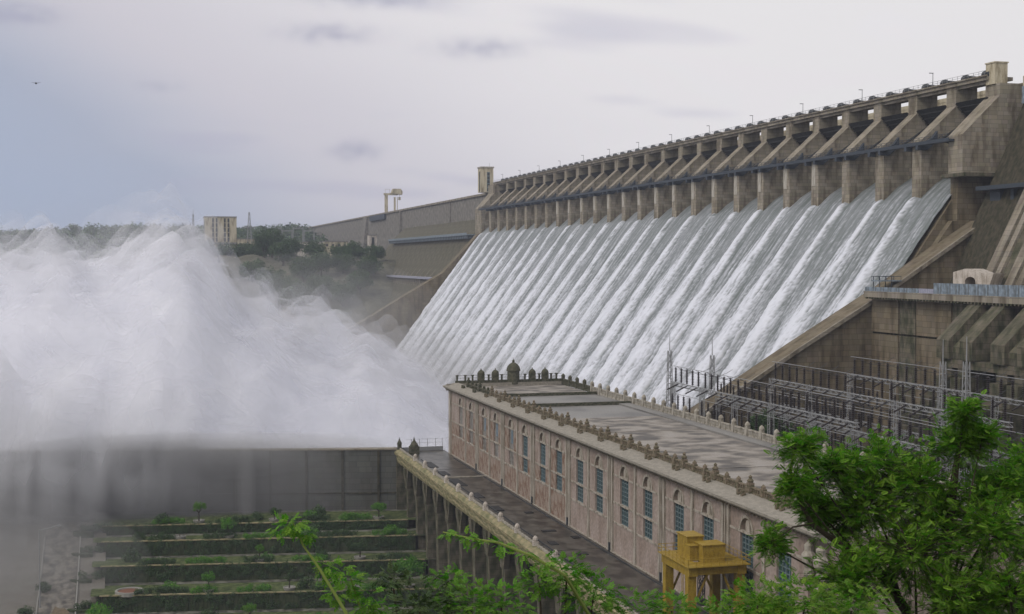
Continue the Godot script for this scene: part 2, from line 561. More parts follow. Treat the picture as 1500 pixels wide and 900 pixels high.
func land() -> void:
	var b := MB.new()
	b.quad(Vector3(-12000, -45, 12000), Vector3(12000, -45, 12000), Vector3(12000, -45, -12000), Vector3(-12000, -45, -12000), Vector3.UP)
	setting(b, "ground", M["hill"])
	b = MB.new()
	sheet(b, -2400, 260, 70, -800, -4200, 60, far_height)
	setting(b, "far_hills", M["hill"])
	b = MB.new()
	sheet(b, -160, 160, 40, 60, -135, 40, near_height)
	setting(b, "hillside", M["hill"])
	b = MB.new()
	var wv := func(x: float, z: float) -> float: return -13.0 + 1.2 * sin(x * 0.11 + z * 0.05) * sin(z * 0.09) + 0.6 * sin(x * 0.27) * sin(z * 0.31)
	for i in 164:
		for j in 90:
			var q := []
			for e in [[0, 0], [1, 0], [1, 1], [0, 1]]:
				var x: float = -1500.0 + 10.0 * (i + e[0]) - (2.0 if i + e[0] == 164 else 0.0)
				var z: float = -359.0 - 6.0 * (j + e[1]) - slant(maxf(x, -400.0))
				q.append(Vector3(x, wv.call(x, z), z))
			b.quad(q[0], q[1], q[2], q[3], Vector3.UP)
	setting(b, "river", M["river"])

# ---------------------------------------------------------------- the dam
const BAY := 18.3
const Z0 := -316.0     # far edge of the nearest middle pier
const PIER := 4.3

func dam() -> void:
	var d := base("dam", Vector3(196, 0, -536), "long grey concrete dam with a row of piers and open gates spilling white water", "dam")
	var o := -d.position
	# the spillway body: crest, steep face, bucket
	var b := MB.new()
	var face := [226.0, -30.0, 226.0, 60.0, 222.0, 68.0, 214.0, 72.0, 208.0, 72.4, 202.0, 70.0, 196.0, 65.0]
	face.append_array([189.0, 55.2, 150.0, 0.0, 141.5, -12.0, 137.0, -17.0, 130.0, -20.0, 130.0, -30.0])
	b.prism(pts(face), -773.0, -298.0)
	part(b, "spillway", M["brown_concrete"], d, o)
	# piers: a plain shaft below the walkway, a sloping back, a square head under the hoist bridge
	var prof := pts([196.0, 58.0, 196.0, 81.2, 206.0, 90.2, 206.0, 95.2, 212.3, 95.2, 212.3, 92.4, 224.0, 92.4, 224.0, 58.0])
	b = MB.new()
	b.prism(prof, 0.0, PIER)
	var pier_mesh := b.mesh()
	b = MB.new()
	b.box2(Vector3(195.93, 72.5, 0.25), Vector3(196.05, 79.0, 2.5))
	var stain := b.mesh()
	for k in 25:
		var at := o + Vector3(0, 0, Z0 - BAY * k)
		var p := inst(pier_mesh, "pier", M["pier"], d, at)
		if k > 2 and k < 18:
			inst(stain, "limewash_patch", M["pale_stain"], p)
	# radial gates, raised: a curved skin plate with ribs between the piers
	b = MB.new()
	var c := Vector2(199.5, 81.0)
	var wz := BAY - PIER
	for i in 10:
		var a0 := deg_to_rad(lerpf(-22.0, 58.0, i / 10.0))
		var a1 := deg_to_rad(lerpf(-22.0, 58.0, (i + 1) / 10.0))
		var p0 := c + Vector2(cos(a0), sin(a0)) * 11.5
		var p1 := c + Vector2(cos(a1), sin(a1)) * 11.5
		b.quad(Vector3(p0.x, p0.y, 0.1), Vector3(p1.x, p1.y, 0.1), Vector3(p1.x, p1.y, wz - 0.1), Vector3(p0.x, p0.y, wz - 0.1), Vector3(-1, 0, 0))
		var q0 := c + Vector2(cos(a0), sin(a0)) * 11.8
		var q1 := c + Vector2(cos(a1), sin(a1)) * 11.8
		b.quad(Vector3(q0.x, q0.y, 0.1), Vector3(q1.x, q1.y, 0.1), Vector3(q1.x, q1.y, wz - 0.1), Vector3(q0.x, q0.y, wz - 0.1), Vector3(1, 0, 0))
		b.box(Vector3(p0.x - 0.3, p0.y, wz * 0.5), Vector3(0.5, 0.25, wz - 0.3))
	for s in [0.22, 0.78]:
		b.tube(Vector3(c.x, c.y, wz * s), Vector3(c.x + 10.5, c.y - 2.5, wz * s), 0.3, 0.3, 5)
		b.tube(Vector3(c.x, c.y, wz * s), Vector3(c.x + 9.0, c.y + 6.0, wz * s), 0.3, 0.3, 5)
	var gate_mesh := b.mesh()
	for k in 26:
		inst(gate_mesh, "gate", M["steel_gate"], d, o + Vector3(0, 0, Z0 + PIER - BAY * k))
	# hoist bridge on the pier heads, with its hoist housings, and the road bridge upstream of it
	var bridge := MB.new()
	bridge.box2(Vector3(205.4, 95.2, -782), Vector3(212.8, 96.1, -297.5))
	bridge.box2(Vector3(205.0, 96.1, -782), Vector3(205.5, 96.5, -297.5))
	bridge.box2(Vector3(206.2, 94.4, -773), Vector3(206.8, 95.2, -298.0))
	var br := part(bridge, "hoist_bridge", M["concrete"], d, o)
	b = MB.new()
	var z := -781.5
	while z < -298.0:
		b.box2(Vector3(205.2, 96.5, z), Vector3(205.27, 97.6, z + 0.08))
		z += 2.3
	b.box2(Vector3(205.2, 97.52, -781.5), Vector3(205.27, 97.6, -298))
	b.box2(Vector3(205.2, 97.0, -781.5), Vector3(205.27, 97.06, -298))
	part(b, "railing", M["galvanised"], br)
	b = MB.new()
	b.lathe(Vector3.ZERO, [Vector2(1.3, 0), Vector2(1.3, 1.0), Vector2(1.1, 1.5), Vector2(0.6, 1.85), Vector2(0.0, 2.0)], 8)
	b.box2(Vector3(-1.5, 0, 1.4), Vector3(1.0, 1.2, 3.2))
	b.tube(Vector3(0, 0.6, -1.1), Vector3(0, 0.6, -2.4), 0.35, 0.35, 6)
	var hoist := b.mesh()
	for k in 26:
		for s in [4.2, 13.0]:
			inst(hoist, "hoist_housing", M["steel_dark"], d, o + Vector3(207.4, 96.1, Z0 + PIER - BAY * k + s - 2.0))
	b = MB.new()
	b.box2(Vector3(218.5, 92.4, -790), Vector3(228.5, 94.3, -285))
	b.box2(Vector3(218.4, 94.3, -790), Vector3(218.9, 95.4, -285))
	part(b, "road_bridge", M["cream"], d, o)
	# dark steel walkway in front of the trunnions
	b = MB.new()
	b.box2(Vector3(194.3, 79.7, -773), Vector3(195.9, 80.3, -297))
	b.box2(Vector3(194.3, 80.3, -773), Vector3(194.45, 80.6, -297))
	var wk := part(b, "trunnion_walkway", M["steel_blue"], d, o)
	b = MB.new()
	z = -773.0
	var i2 := 0
	while z < -299.0:
		b.tube(Vector3(194.35, 79.8, z), Vector3(194.35, 81.6, z), 0.06, 0.06, 4)
		b.tube(Vector3(194.35, 80.3, z), Vector3(194.35, 81.5, z + 2.6), 0.05, 0.05, 3)
		z += 2.6
	for y in [81.05, 81.6]:
		b.tube(Vector3(194.35, y, -773), Vector3(194.35, y, -297), 0.06, 0.06, 4)
	part(b, "walkway_railing", M["steel_blue"], wk)
	b = MB.new()
	b.prism(pts([194.2, 78.6, 194.2, 79.7, 198.5, 81.6, 200.0, 83.6, 200.0, 81.0, 197.0, 78.6]), -1.1, 0.0)
	var yoke := b.mesh()
	for k in 25:
		inst(yoke, "trunnion_yoke", M["steel_blue"], d, o + Vector3(0, 0, Z0 - BAY * k))
		inst(yoke, "trunnion_yoke", M["steel_blue"], d, o + Vector3(0, 0, Z0 - BAY * k + PIER + 1.1))
	# near end block, its ledge and the little tower on it
	b = MB.new()
	b.prism(pts([196.0, 71.6, 196.0, 81.2, 206.4, 91.0, 206.4, 94.0, 214.0, 94.0, 214.0, 71.6]), -299.6, -293.6)
	var eb := part(b, "end_block", M["pier"], d, o)
	b = MB.new()
	b.box2(Vector3(206.0, 94.0, -299.0), Vector3(209.6, 99.2, -295.2))
	b.box2(Vector3(205.8, 99.2, -299.2), Vector3(209.8, 99.5, -295.0))
	part(b, "end_tower", M["cream"], eb)
	b = MB.new()
	b.box2(Vector3(194.4, 70.7, -300.5), Vector3(214.5, 71.6, -290.6))
	part(b, "ledge", M["dark_concrete"], eb)
	b = MB.new()
	b.prism(pts([196.3, 60.0, 196.3, 70.7, 214.0, 70.7, 214.0, -20.0, 150.0, -20.0, 150.0, 0.0, 195.0, 60.0]), -299.0, -296.0)
	part(b, "end_face", M["brown_concrete"], d, o)
	# training walls at both ends of the chute
	var tw := pts([200.0, 60.0, 195.0, 57.0, 173.6, 43.4, 150.8, 30.2, 131.3, 18.4, 117.0, 10.5, 112.0, 10.5, 112.0, -28.0, 200.0, -28.0])
	b = MB.new()
	b.prism(tw, -297.2, -290.0)
	var w1 := part(b, "training_wall", M["brown_concrete"], d, o)
	w1.set_meta("label", "stained brown sloping wall beside the near end of the chute")
	b = MB.new()
	b.prism(pts([200.0, 60.0, 195.0, 57.0, 173.6, 43.4, 150.8, 30.2, 131.3, 18.4, 117.0, 10.5, 117.0, 9.6, 131.3, 17.4, 150.8, 29.2, 173.6, 42.4, 195.0, 56.0, 200.0, 59.0]), -290.0, -289.2)
	part(b, "coping", M["concrete"], w1)
	b = MB.new()
	b.prism(pts([200.0, 68.0, 195.0, 66.0, 173.6, 43.4, 150.8, 30.2, 131.3, 18.4, 117.0, 10.5, 112.0, 10.5, 112.0, -28.0, 200.0, -28.0]), -783.0, -775.0)
	part(b, "training_wall", M["brown_concrete"], d, o)
	# far end of the spillway: the block under the lift tower
	b = MB.new()
	b.prism(pts([196.0, 60.0, 196.0, 81.0, 204.0, 90.0, 204.0, 95.1, 214.0, 95.1, 214.0, 60.0]), -788.0, -773.4)
	part(b, "end_block", M["pier"], d, o)

func dam_wings() -> void:
	# the wing on the far bank side: a wall over a sloping face, with two galleries
	var w := base("dam_wing", Vector3(209, 0, -1250), "plain grey dam wall running on to the far bank beyond the spillway", "dam wall")
	var o := -w.position
	var b := MB.new()
	b.prism(pts([208.0, 60.0, 208.0, 90.4, 218.0, 90.4, 218.0, 60.0]), -1800.0, -788.0)
	part(b, "upper_wall", M["wing_wall"], w, o)
	b = MB.new()
	b.prism(pts([207.0, 90.4, 207.0, 91.7, 218.5, 91.7, 218.5, 90.4]), -1800.0, -788.0)
	part(b, "coping", M["concrete"], w, o)
	b = MB.new()
	b.prism(pts([206.2, 76.0, 207.6, 76.0, 207.6, 20.0, 164.0, 20.0, 178.0, 40.0, 196.0, 66.0]), -1060.0, -783.5)
	part(b, "sloping_face", M["dark_concrete"], w, o)
	b = MB.new()
	var z := -800.0
	while z > -1055.0:
		b.prism(pts([206.4, 76.0, 207.4, 76.0, 178.8, 40.2, 177.6, 40.2]), z, z - 0.9)
		z -= 15.5
	part(b, "joint_rib", M["concrete"], w, o)
	b = MB.new()
	b.box2(Vector3(189.5, 65.4, -1040), Vector3(196.5, 66.0, -783.6))
	b.box2(Vector3(189.5, 66.0, -1040), Vector3(189.8, 66.9, -783.6))
	z = -786.0
	while z > -1040.0:
		b.box2(Vector3(189.9, 63.6, z), Vector3(195.0, 65.4, z - 0.8))
		z -= 4.5
	part(b, "gallery", M["pale_blue"], w, o)
	b = MB.new()
	b.box2(Vector3(172.5, 39.0, -1070), Vector3(180.0, 40.2, -786))
	part(b, "gallery", M["lilac_grey"], w, o)
	b = MB.new()
	b.box2(Vector3(175.0, -20.0, -1065), Vector3(185.0, 39.0, -786))
	z = -795.0
	while z > -1060.0:
		b.box2(Vector3(174.2, -20.0, z), Vector3(175.0, 39.0, z - 1.5))
		z -= 7.0
	part(b, "ribbed_base", M["concrete"], w, o)
	# buttresses of the far wall
	for q in [[-1262.0, -1242.0, 206.5, 203.5, 66.0], [-1082.0, -1079.0, 206.5, 205.5, 70.0], [-905.0, -904.0, 207.2, 206.8, 70.0]]:
		b = MB.new()
		b.prism(pts([208.0, 90.4, q[2], 90.4, q[3], q[4], 208.0, q[4]]), q[0], q[1])
		part(b, "buttress", M["wing_wall"], w, o)
	b = MB.new()
	b.box2(Vector3(206.2, 86.0, -1225), Vector3(207.4, 90.6, -1150))
	part(b, "blue_panel", M["steel_blue"], w, o)

	# the wing on this side: sloping ribbed face, a gallery, penstock blocks below it
	w = base("dam_wing", Vector3(190, 0, -220), "ribbed sloping dam face above penstock blocks on the powerhouse side", "dam wall")
	o = -w.position
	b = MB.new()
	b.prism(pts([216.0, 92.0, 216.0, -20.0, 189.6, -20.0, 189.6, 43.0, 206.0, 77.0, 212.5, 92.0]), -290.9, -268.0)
	part(b, "recessed_face", M["mossy"], w, o)  # overgrown slope; shade of the gap is also put into this dark colour
	b = MB.new()
	b.prism(pts([226.0, 92.0, 226.0, -20.0, 183.0, -20.0, 183.0, 43.0, 207.5, 90.0, 209.0, 92.0]), -268.0, -110.0)
	part(b, "sloping_face", M["dark_concrete"], w, o)
	z = -267.4
	var n := 0
	while z < -190.0:
		b = MB.new()
		var wd := 2.6 if n % 2 == 0 else 1.7
		b.prism(pts([182.3, 43.0, 206.6, 89.6, 207.6, 89.2, 184.0, 43.0]), z, z + wd)
		part(b, "rib", M["concrete"], w, o)
		z += wd + (1.3 if n % 2 == 0 else 3.4)
		n += 1
	b = MB.new()
	b.box2(Vector3(211.0, 92.0, -291.0), Vector3(222.0, 95.5, -270.0))
	part(b, "roadside_parapet", M["cream"], w, o)
	b = MB.new()
	b.box2(Vector3(210.0, 88.6, -290.0), Vector3(210.9, 92.8, -270.0))
	part(b, "blue_panel", M["pale_blue"], w, o)
	# upper gallery with a steel gangway
	b = MB.new()
	b.box2(Vector3(198.0, 67.2, -291.0), Vector3(205.0, 68.2, -240.0))
	b.box2(Vector3(200.0, 62.5, -288.0), Vector3(204.0, 67.2, -284.0))
	b.box2(Vector3(200.0, 62.5, -280.0), Vector3(204.0, 67.2, -278.8))
	part(b, "upper_gallery", M["steel_blue"], w, o)
	# main gallery platform at the foot of the slope
	b = MB.new()
	b.box2(Vector3(166.6, 41.6, -289.0), Vector3(190.0, 43.0, -150.0))
	part(b, "gallery_slab", M["concrete"], w, o)
	z = -288.6
	n = 0
	while z < -180.0:
		b = MB.new()
		var tall := 1.0 if z < -262.0 else 2.3
		b.box2(Vector3(166.7, 43.0, z), Vector3(166.9, 43.0 + tall, z + 5.6))
		part(b, "parapet_panel", M["pale_blue"] if n % 7 != 4 else M["lilac_grey"], w, o)
		z += 5.75
		n += 1
	b = MB.new()
	z = -288.0
	while z < -180.0:
		b.box2(Vector3(166.5, 41.2, z), Vector3(167.2, 41.6, z + 0.5))
		z += 1.2
	part(b, "slab_bracket", M["dark_concrete"], w, o)
	# the flat wall under the gallery, in panels with open joints
	var zs := [-289.6, -277.5, -270.5, -256.5, -250.0]
	for i in 4:
		for yy in [[33.4, 41.5], [-18.0, 32.9]]:
			b = MB.new()
			b.box2(Vector3(169.0 + 0.12 * (i % 2), yy[0], zs[i] + 0.25), Vector3(173.0, yy[1], zs[i + 1] - 0.25))
			part(b, "wall_panel", M["brown_concrete"] if i % 2 == 0 else M["dark_concrete"], w, o)
	b = MB.new()
	b.box2(Vector3(169.6, -18.0, -289.8), Vector3(172.0, 41.5, -250.0))
	part(b, "joint_backing", M["mossy"], w, o)
	# penstock blocks: paired sloping strips over a square foot, a second flight below
	b = MB.new()
	b.prism(pts([171.0, 41.5, 167.5, 41.5, 159.6, 34.0, 159.6, 30.2, 171.0, 30.2]), 0.0, 4.4)
	b.prism(pts([171.0, 41.5, 167.5, 41.5, 159.6, 34.0, 159.6, 30.2, 171.0, 30.2]), 8.2, 12.4)
	b.prism(pts([171.0, 40.0, 168.3, 40.0, 160.6, 32.6, 160.6, 30.2, 171.0, 30.2]), 4.4, 8.2)
	var upper := b.mesh()
	b = MB.new()
	for s in [0.6, 6.2]:
		var y := 30.2
		var x := 164.0
		for i in 13:
			b.box2(Vector3(x - 1.75, y - 9.0, s), Vector3(x + 2.0, y + 0.12 * (i % 3), s + 3.4))
			x -= 1.7
			y -= 1.95
	var lower := b.mesh()
	b = MB.new()
	b.box2(Vector3(163.5, -18.0, 0.3), Vector3(171.0, 30.0, 10.0))
	var shaft := b.mesh()
	for k in 5:
		var at := o + Vector3(0, 0, -247.5 + 18.4 * k)
		var p := inst(upper, "penstock_block", M["dark_concrete"], w, at)
		inst(lower, "stepped_strip", M["dark_concrete"], p)
		inst(shaft, "shaft", M["dark_concrete"], p)
	b = MB.new()
	b.box2(Vector3(160.4, 28.4, -247.0), Vector3(171.0, 30.1, -160.0))
	part(b, "beam", M["dark_concrete"], w, o)

	# whitewashed portal house on the gallery
	var ph := base("portal_house", Vector3(177, 43, -262), "small whitewashed portal house with a dark arched doorway on the dam gallery", "portal house")
	var cs := CSGPolygon3D.new()
	var poly := PackedVector2Array([Vector2(-4.6, 0), Vector2(4.8, 0), Vector2(6.6, 5.2), Vector2(3.6, 5.2), Vector2(0.6, 6.3), Vector2(-1.4, 6.3), Vector2(-4.6, 5.4)])
	cs.polygon = poly
	cs.depth = 6.0
	cs.material = M["white_plaster"]
	cs.name = "wall"
	var hole := CSGPolygon3D.new()
	var hp := PackedVector2Array([Vector2(-1.5, -0.2), Vector2(1.5, -0.2), Vector2(1.5, 2.8)])
	for i in 9:
		var a := PI * i / 8.0
		hp.append(Vector2(cos(a) * 1.5, 2.8 + sin(a) * 1.5))
	hole.polygon = hp
	hole.depth = 5.4
	hole.operation = CSGShape3D.OPERATION_SUBTRACTION
	hole.material = M["white_plaster"]
	hole.name = "doorway"
	cs.add_child(hole)
	hole.position = Vector3(0.2, 0, 0.3)
	ph.add_child(cs)
	ph.scale = Vector3.ONE * 0.85
	ph.rotation.y = deg_to_rad(-62)

	# blue steel staging beside the water
	var st := base("steel_staging", Vector3(172.5, 43.0, -290.5), "small blue steel staging at the water's edge above the training wall", "staging")
	b = MB.new()
	for x in [-1.6, 1.6]:
		for zz in [-1.4, 1.4]:
			b.tube(Vector3(x, -1.0, zz), Vector3(x, 3.4, zz), 0.12, 0.12, 4)
	part(b, "legs", M["steel_blue"], st)
	b = MB.new()
	b.box2(Vector3(-2.0, 2.2, -1.8), Vector3(4.0, 2.5, 1.8))
	part(b, "platform", M["pale_blue"], st)
	b = MB.new()
	for zz in [-1.7, 1.7]:
		b.tube(Vector3(-2, 3.4, zz), Vector3(4, 3.4, zz), 0.07, 0.07, 4)
		for x in [-1.9, 0.0, 2.0, 3.9]:
			b.tube(Vector3(x, 2.5, zz), Vector3(x, 3.4, zz), 0.06, 0.06, 3)
	part(b, "railing", M["steel_blue"], st)

# ---------------------------------------------------------------- water on the chute, and the spray
func chute(s: float) -> Vector2:   # the water's path: s metres from the gate lip
	var p := [Vector2(211.0, 74.6), Vector2(205.0, 72.9), Vector2(200.0, 69.8), Vector2(196.0, 66.2), Vector2(192.0, 61.2), Vector2(187.0, 54.3)]
	for i in p.size() - 1:
		var l: float = p[i].distance_to(p[i + 1])
		if s <= l:
			return p[i].lerp(p[i + 1], s / l)
		s -= l
	var dir := Vector2(-0.708, -1.0).normalized()
	return p[-1] + dir * s

func water() -> void:
	var nz := 940
	var ns := 190
	var z0 := -298.4
	var z1 := -773.2
	var total := 112.0
	var f := FastNoiseLite.new()
	f.seed = 3
	f.frequency = 1.0
	f.fractal_octaves = 3
	var g := FastNoiseLite.new()
	g.seed = 9
	g.frequency = 1.0
	g.fractal_octaves = 4
	var v := PackedVector3Array()
	var c := PackedColorArray()
	var idx := PackedInt32Array()
	v.resize((nz + 1) * (ns + 1))
	c.resize((nz + 1) * (ns + 1))
	var nrm := Vector2(1.0, -0.708).normalized() * -1.0
	nrm = Vector2(-1.0, 0.708).normalized()
	for j in ns + 1:
		var s := total * pow(float(j) / ns, 1.15)
		var p := chute(s)
		var down := maxf(0.0, s - 16.0)
		var grow := smoothstep(0.0, 75.0, down)
		for i in nz + 1:
			var z := lerpf(z0, z1, float(i) / nz)
			# place across the bay: 0 at the tail of a pier, 1 at the next; the tails wander as they fall
			var wander := 0.05 * sin(s * 0.06 + floorf((Z0 - z) / BAY) * 2.1)
			var u := fposmod((Z0 + PIER * 0.5 - z) / BAY + wander, 1.0)
			var e := minf(u, 1.0 - u)
			var bay := floorf((Z0 + PIER * 0.5 - z) / BAY + wander)
			var st := f.get_noise_2d(z * 0.75, s * 0.016)
			var fine := g.get_noise_2d(z * 2.2, s * 0.11)
			var clot := g.get_noise_2d(z * 0.45 + 40.0, s * 0.10)
			var grain := g.get_noise_2d(z * 3.4 + 11.0, s * 0.8)
			# the white tail thrown up behind each pier, a little wider further down
			var tail := exp(-pow(e / (0.075 + 0.15 * smoothstep(0.0, 50.0, down) * (1.0 + 0.25 * sin(bay * 1.9 + s * 0.02))), 2.0)) * smoothstep(-0.5, 3.5, down)
			# two thinner ropes of foam in every bay, where the jets fold over each other; no two bays alike
			var c1 := 0.30 + 0.12 * sin(bay * 2.7) + 0.04 * sin(s * 0.05 + bay)
			var c2 := 0.66 + 0.11 * sin(bay * 4.1 + 1.0) + 0.04 * sin(s * 0.043 + bay * 2.0)
			var ropes := (0.75 + 0.25 * sin(bay * 3.7)) * exp(-pow((u - c1) / (0.05 + 0.05 * grow), 2.0)) + (0.6 + 0.35 * sin(bay * 5.3)) * exp(-pow((u - c2) / (0.04 + 0.05 * grow), 2.0))
			ropes *= smoothstep(6.0, 45.0, down)
			var foam := 0.98 * tail * (0.85 + 0.5 * clot) + 0.34 * ropes + 0.34 * st + 0.34 * fine + 0.48 * grain + 0.22 * clot + 0.10 * grow + 0.02 + 0.08 * smoothstep(4.0, 24.0, down)
			foam = clampf(foam, 0.0, 1.0)
			if s < 16.0:
				foam *= 0.35 + 0.5 * clampf(s / 16.0, 0.0, 1.0)
			var lift := 0.1 + 1.9 * tail * (0.6 + 0.5 * grow) + 0.6 * ropes + (0.5 * st + 0.4 * fine + 0.4 * clot + 0.22 * grain) * (0.3 + grow)
			if s < 16.0:
				lift = 0.1 + 0.15 * st
			var k := j * (nz + 1) + i
			v[k] = Vector3(p.x + nrm.x * lift, p.y + nrm.y * lift, z)
			var wet := Color(0.115, 0.135, 0.13).lerp(Color(0.225, 0.24, 0.255), clampf(0.45 + 0.9 * st + 0.4 * clot, 0.0, 1.0))
			c[k] = wet.lerp(Color(0.63, 0.655, 0.725), foam * foam * (3.0 - 2.0 * foam))
	for j in ns:
		for i in nz:
			var a := j * (nz + 1) + i
			idx.append_array([a, a + 1, a + nz + 2, a, a + nz + 2, a + nz + 1])
	var a := []
	a.resize(Mesh.ARRAY_MAX)
	a[Mesh.ARRAY_VERTEX] = v
	a[Mesh.ARRAY_COLOR] = c
	a[Mesh.ARRAY_INDEX] = idx
	var m := ArrayMesh.new()
	m.add_surface_from_arrays(Mesh.PRIMITIVE_TRIANGLES, a)
	var st := SurfaceTool.new()
	st.create_from(m, 0)
	st.generate_normals()
	var o := inst(st.commit(), numbered("spillway_water"), M["white_water"], self)
	o.set_meta("kind", "structure")

# the bank of spray over the stilling pool: its crest line as (x, height) and how it falls away towards and from us
const CREST := [-160.0, 46.0, -110.0, 49.0, -75.0, 50.5, -45.0, 50.5, -22.0, 51.0, -4.0, 52.5, 6.0, 56.0, 13.0, 59.5, 19.0, 55.0, 26.0, 46.0, 38.0, 36.0, 50.0, 30.0, 66.0, 24.5, 80.0, 20.0, 92.0, 14.0, 104.0, 7.0, 118.0, 0.0, 136.0, -9.0]

func crest(x: float) -> float:
	for i in range(0, CREST.size() - 2, 2):
		if x <= CREST[i + 2]:
			var t := clampf((x - CREST[i]) / (CREST[i + 2] - CREST[i]), 0.0, 1.0)
			return lerpf(CREST[i + 1], CREST[i + 3], t)
	return CREST[-1]

# the river wall runs slantwise, and the bank of spray lies behind it
func slant(x: float) -> float:
	return 0.215 * maxf(0.0, 68.0 - x)

func bank(x: float, z: float, f: FastNoiseLite) -> float:
	var fall := smoothstep(-352.0, -478.0, z) * (1.0 - smoothstep(-520.0, -640.0, z))
	fall = 0.30 * smoothstep(-350.0, -372.0, z) * (1.0 - smoothstep(-600.0, -660.0, z)) + 0.70 * fall
	var y := -14.0 + (crest(x + 2.0 * sin(z * 0.02)) + 14.0) * fall
	y += (2.6 * f.get_noise_2d(x * 0.03, z * 0.022) + 1.4 * f.get_noise_2d(x * 0.085 + 30.0, z * 0.06)) * clampf(fall * 1.6, 0.0, 1.0)
	return y

func spread_mesh(v: PackedVector3Array, c: PackedColorArray, idx: PackedInt32Array) -> ArrayMesh:
	var a := []
	a.resize(Mesh.ARRAY_MAX)
	a[Mesh.ARRAY_VERTEX] = v
	a[Mesh.ARRAY_COLOR] = c
	a[Mesh.ARRAY_INDEX] = idx
	var m := ArrayMesh.new()
	m.add_surface_from_arrays(Mesh.PRIMITIVE_TRIANGLES, a)
	var st := SurfaceTool.new()
	st.create_from(m, 0)
	st.generate_normals()
	return st.commit()

func vapour(m: Mesh, called: String, mat: String, label: String) -> void:
	var o := inst(m, numbered(called), M[mat], self)
	o.set_meta("kind", "stuff")
	o.set_meta("label", label)
	o.set_meta("category", "spray")

func spray() -> void:
	var f := FastNoiseLite.new()
	f.seed = 15
	f.frequency = 1.0
	f.fractal_octaves = 2
	var g := FastNoiseLite.new()
	g.seed = 51
	g.frequency = 1.0
	g.fractal_octaves = 2
	g.fractal_gain = 0.36
	# the bank of spray: a dense heart, and thinner and thinner veils of droplets outside it
	var veils := 7
	for k in veils + 1:
		var nx := 140
		var nz := 100
		var v := PackedVector3Array()
		var c := PackedColorArray()
		var idx := PackedInt32Array()
		v.resize((nx + 1) * (nz + 1))
		c.resize((nx + 1) * (nz + 1))
		var t := float(k) / veils
		for j in nz + 1:
			var z := lerpf(-358.5, -662.0, float(j) / nz)
			for i in nx + 1:
				var x := lerpf(-175.0, 137.0, float(i) / nx)
				var y := bank(x, z, f)
				var q := Vector3(x * 0.035, z * 0.03, k * 0.16)
				var n := g.get_noise_3dv(q)
				var peak := exp(-pow((x - 12.0) / 15.0, 2.0))
				var reach := (1.0 + 27.0 * t + 4.0 * t * peak) * clampf(0.72 + 0.7 * n, 0.3, 1.25)
				y += -14.0 + reach * clampf((y + 14.0) / 22.0, 0.0, 1.0)
				# to the left the outer veils roll on over the wall
				var spill := smoothstep(46.0, -34.0, x) * (0.0 if k == 0 else 1.0)
				var front := 1.0 - smoothstep(0.0, 60.0, -358.5 - z)
				y -= ((1.0 - t) * 9.0 - 8.0 * smoothstep(44.0, -20.0, x)) * front * spill
				v[j * (nx + 1) + i] = Vector3(x + 3.0 * n * t, y, z - slant(x) + 46.0 * spill * front)
				var thin := clampf(0.75 + 1.5 * g.get_noise_3d(x * 0.075 + 20.0, z * 0.065, k * 0.35), 0.1, 1.25)
				# over the wall the spray hangs in upright skeins and thins out towards us
				if spill > 0.0 and front > 0.0:
					thin = lerpf(thin, (0.8 + 1.1 * t) * clampf(0.6 + 1.6 * g.get_noise_3d(x * 0.16, z * 0.012, k * 0.5), 0.0, 1.2), front * spill)
				var edge := smoothstep(0.0, 16.0, -358.5 - z) if spill > 0.0 else 1.0
				c[j * (nx + 1) + i] = Color(1, 1, 1, 1.0 if k == 0 else clampf(lerpf(0.46, 0.07, t) * thin * lerpf(1.0, edge, minf(1.0, spill * 6.0)), 0.0, 0.8))
		for j in nz:
			for i in nx:
				var a := j * (nx + 1) + i
				idx.append_array([a, a + nx + 2, a + nx + 1, a, a + 1, a + nx + 2])
		vapour(spread_mesh(v, c, idx), "spray_bank" if k == 0 else "spray_veil", "droplets_dense" if k == 0 else "droplets", "billowing white spray rising from the foot of the spillway")
	# thin even mist over the far bank, along the foot of the chute and over the garden
	for w in [
		[Vector3(84, 12, -680), Vector3(150, 86, 170), 0.0055, 4],
		[Vector3(124, -8, -540), Vector3(66, 56, 470), 0.0065, 3],
		[Vector3(-62, -6, -356), Vector3(128, 50, 44), 0.025, 4],
		[Vector3(8, -1, -364), Vector3(120, 13, 11), 0.2, 3],
		[Vector3(-6, -5, -362), Vector3(60, 22, 9), 0.14, 3],
		[Vector3(0, -9, -364), Vector3(84, 32, 16), 0.09, 4],
		[Vector3(42, -8, -361), Vector3(80, 26, 9), 0.10, 3],
		[Vector3(13, -10, -362), Vector3(7, 30, 6), 0.14, 2],
		[Vector3(28, -10, -360), Vector3(5, 28, 5), 0.14, 2],
		[Vector3(-44, -22, -335), Vector3(96, 38, 52), 0.028, 4],
	]:
		for s in int(w[3]):
			var fv := FogVolume.new()
			fv.shape = RenderingServer.FOG_VOLUME_SHAPE_ELLIPSOID
			fv.size = w[1] * (1.0 - float(s) / (float(w[3]) + 0.7))
			var fm := FogMaterial.new()
			fm.albedo = Color(0.98, 0.985, 0.995)
			fm.density = float(w[2]) / float(w[3])
			fv.material = fm
			fv.name = numbered("mist")
			add_child(fv)
			fv.position = w[0]
			fv.set_meta("kind", "stuff")
			fv.set_meta("label", "thin grey mist drifting from the spillway over the river and garden")
			fv.set_meta("category", "mist")

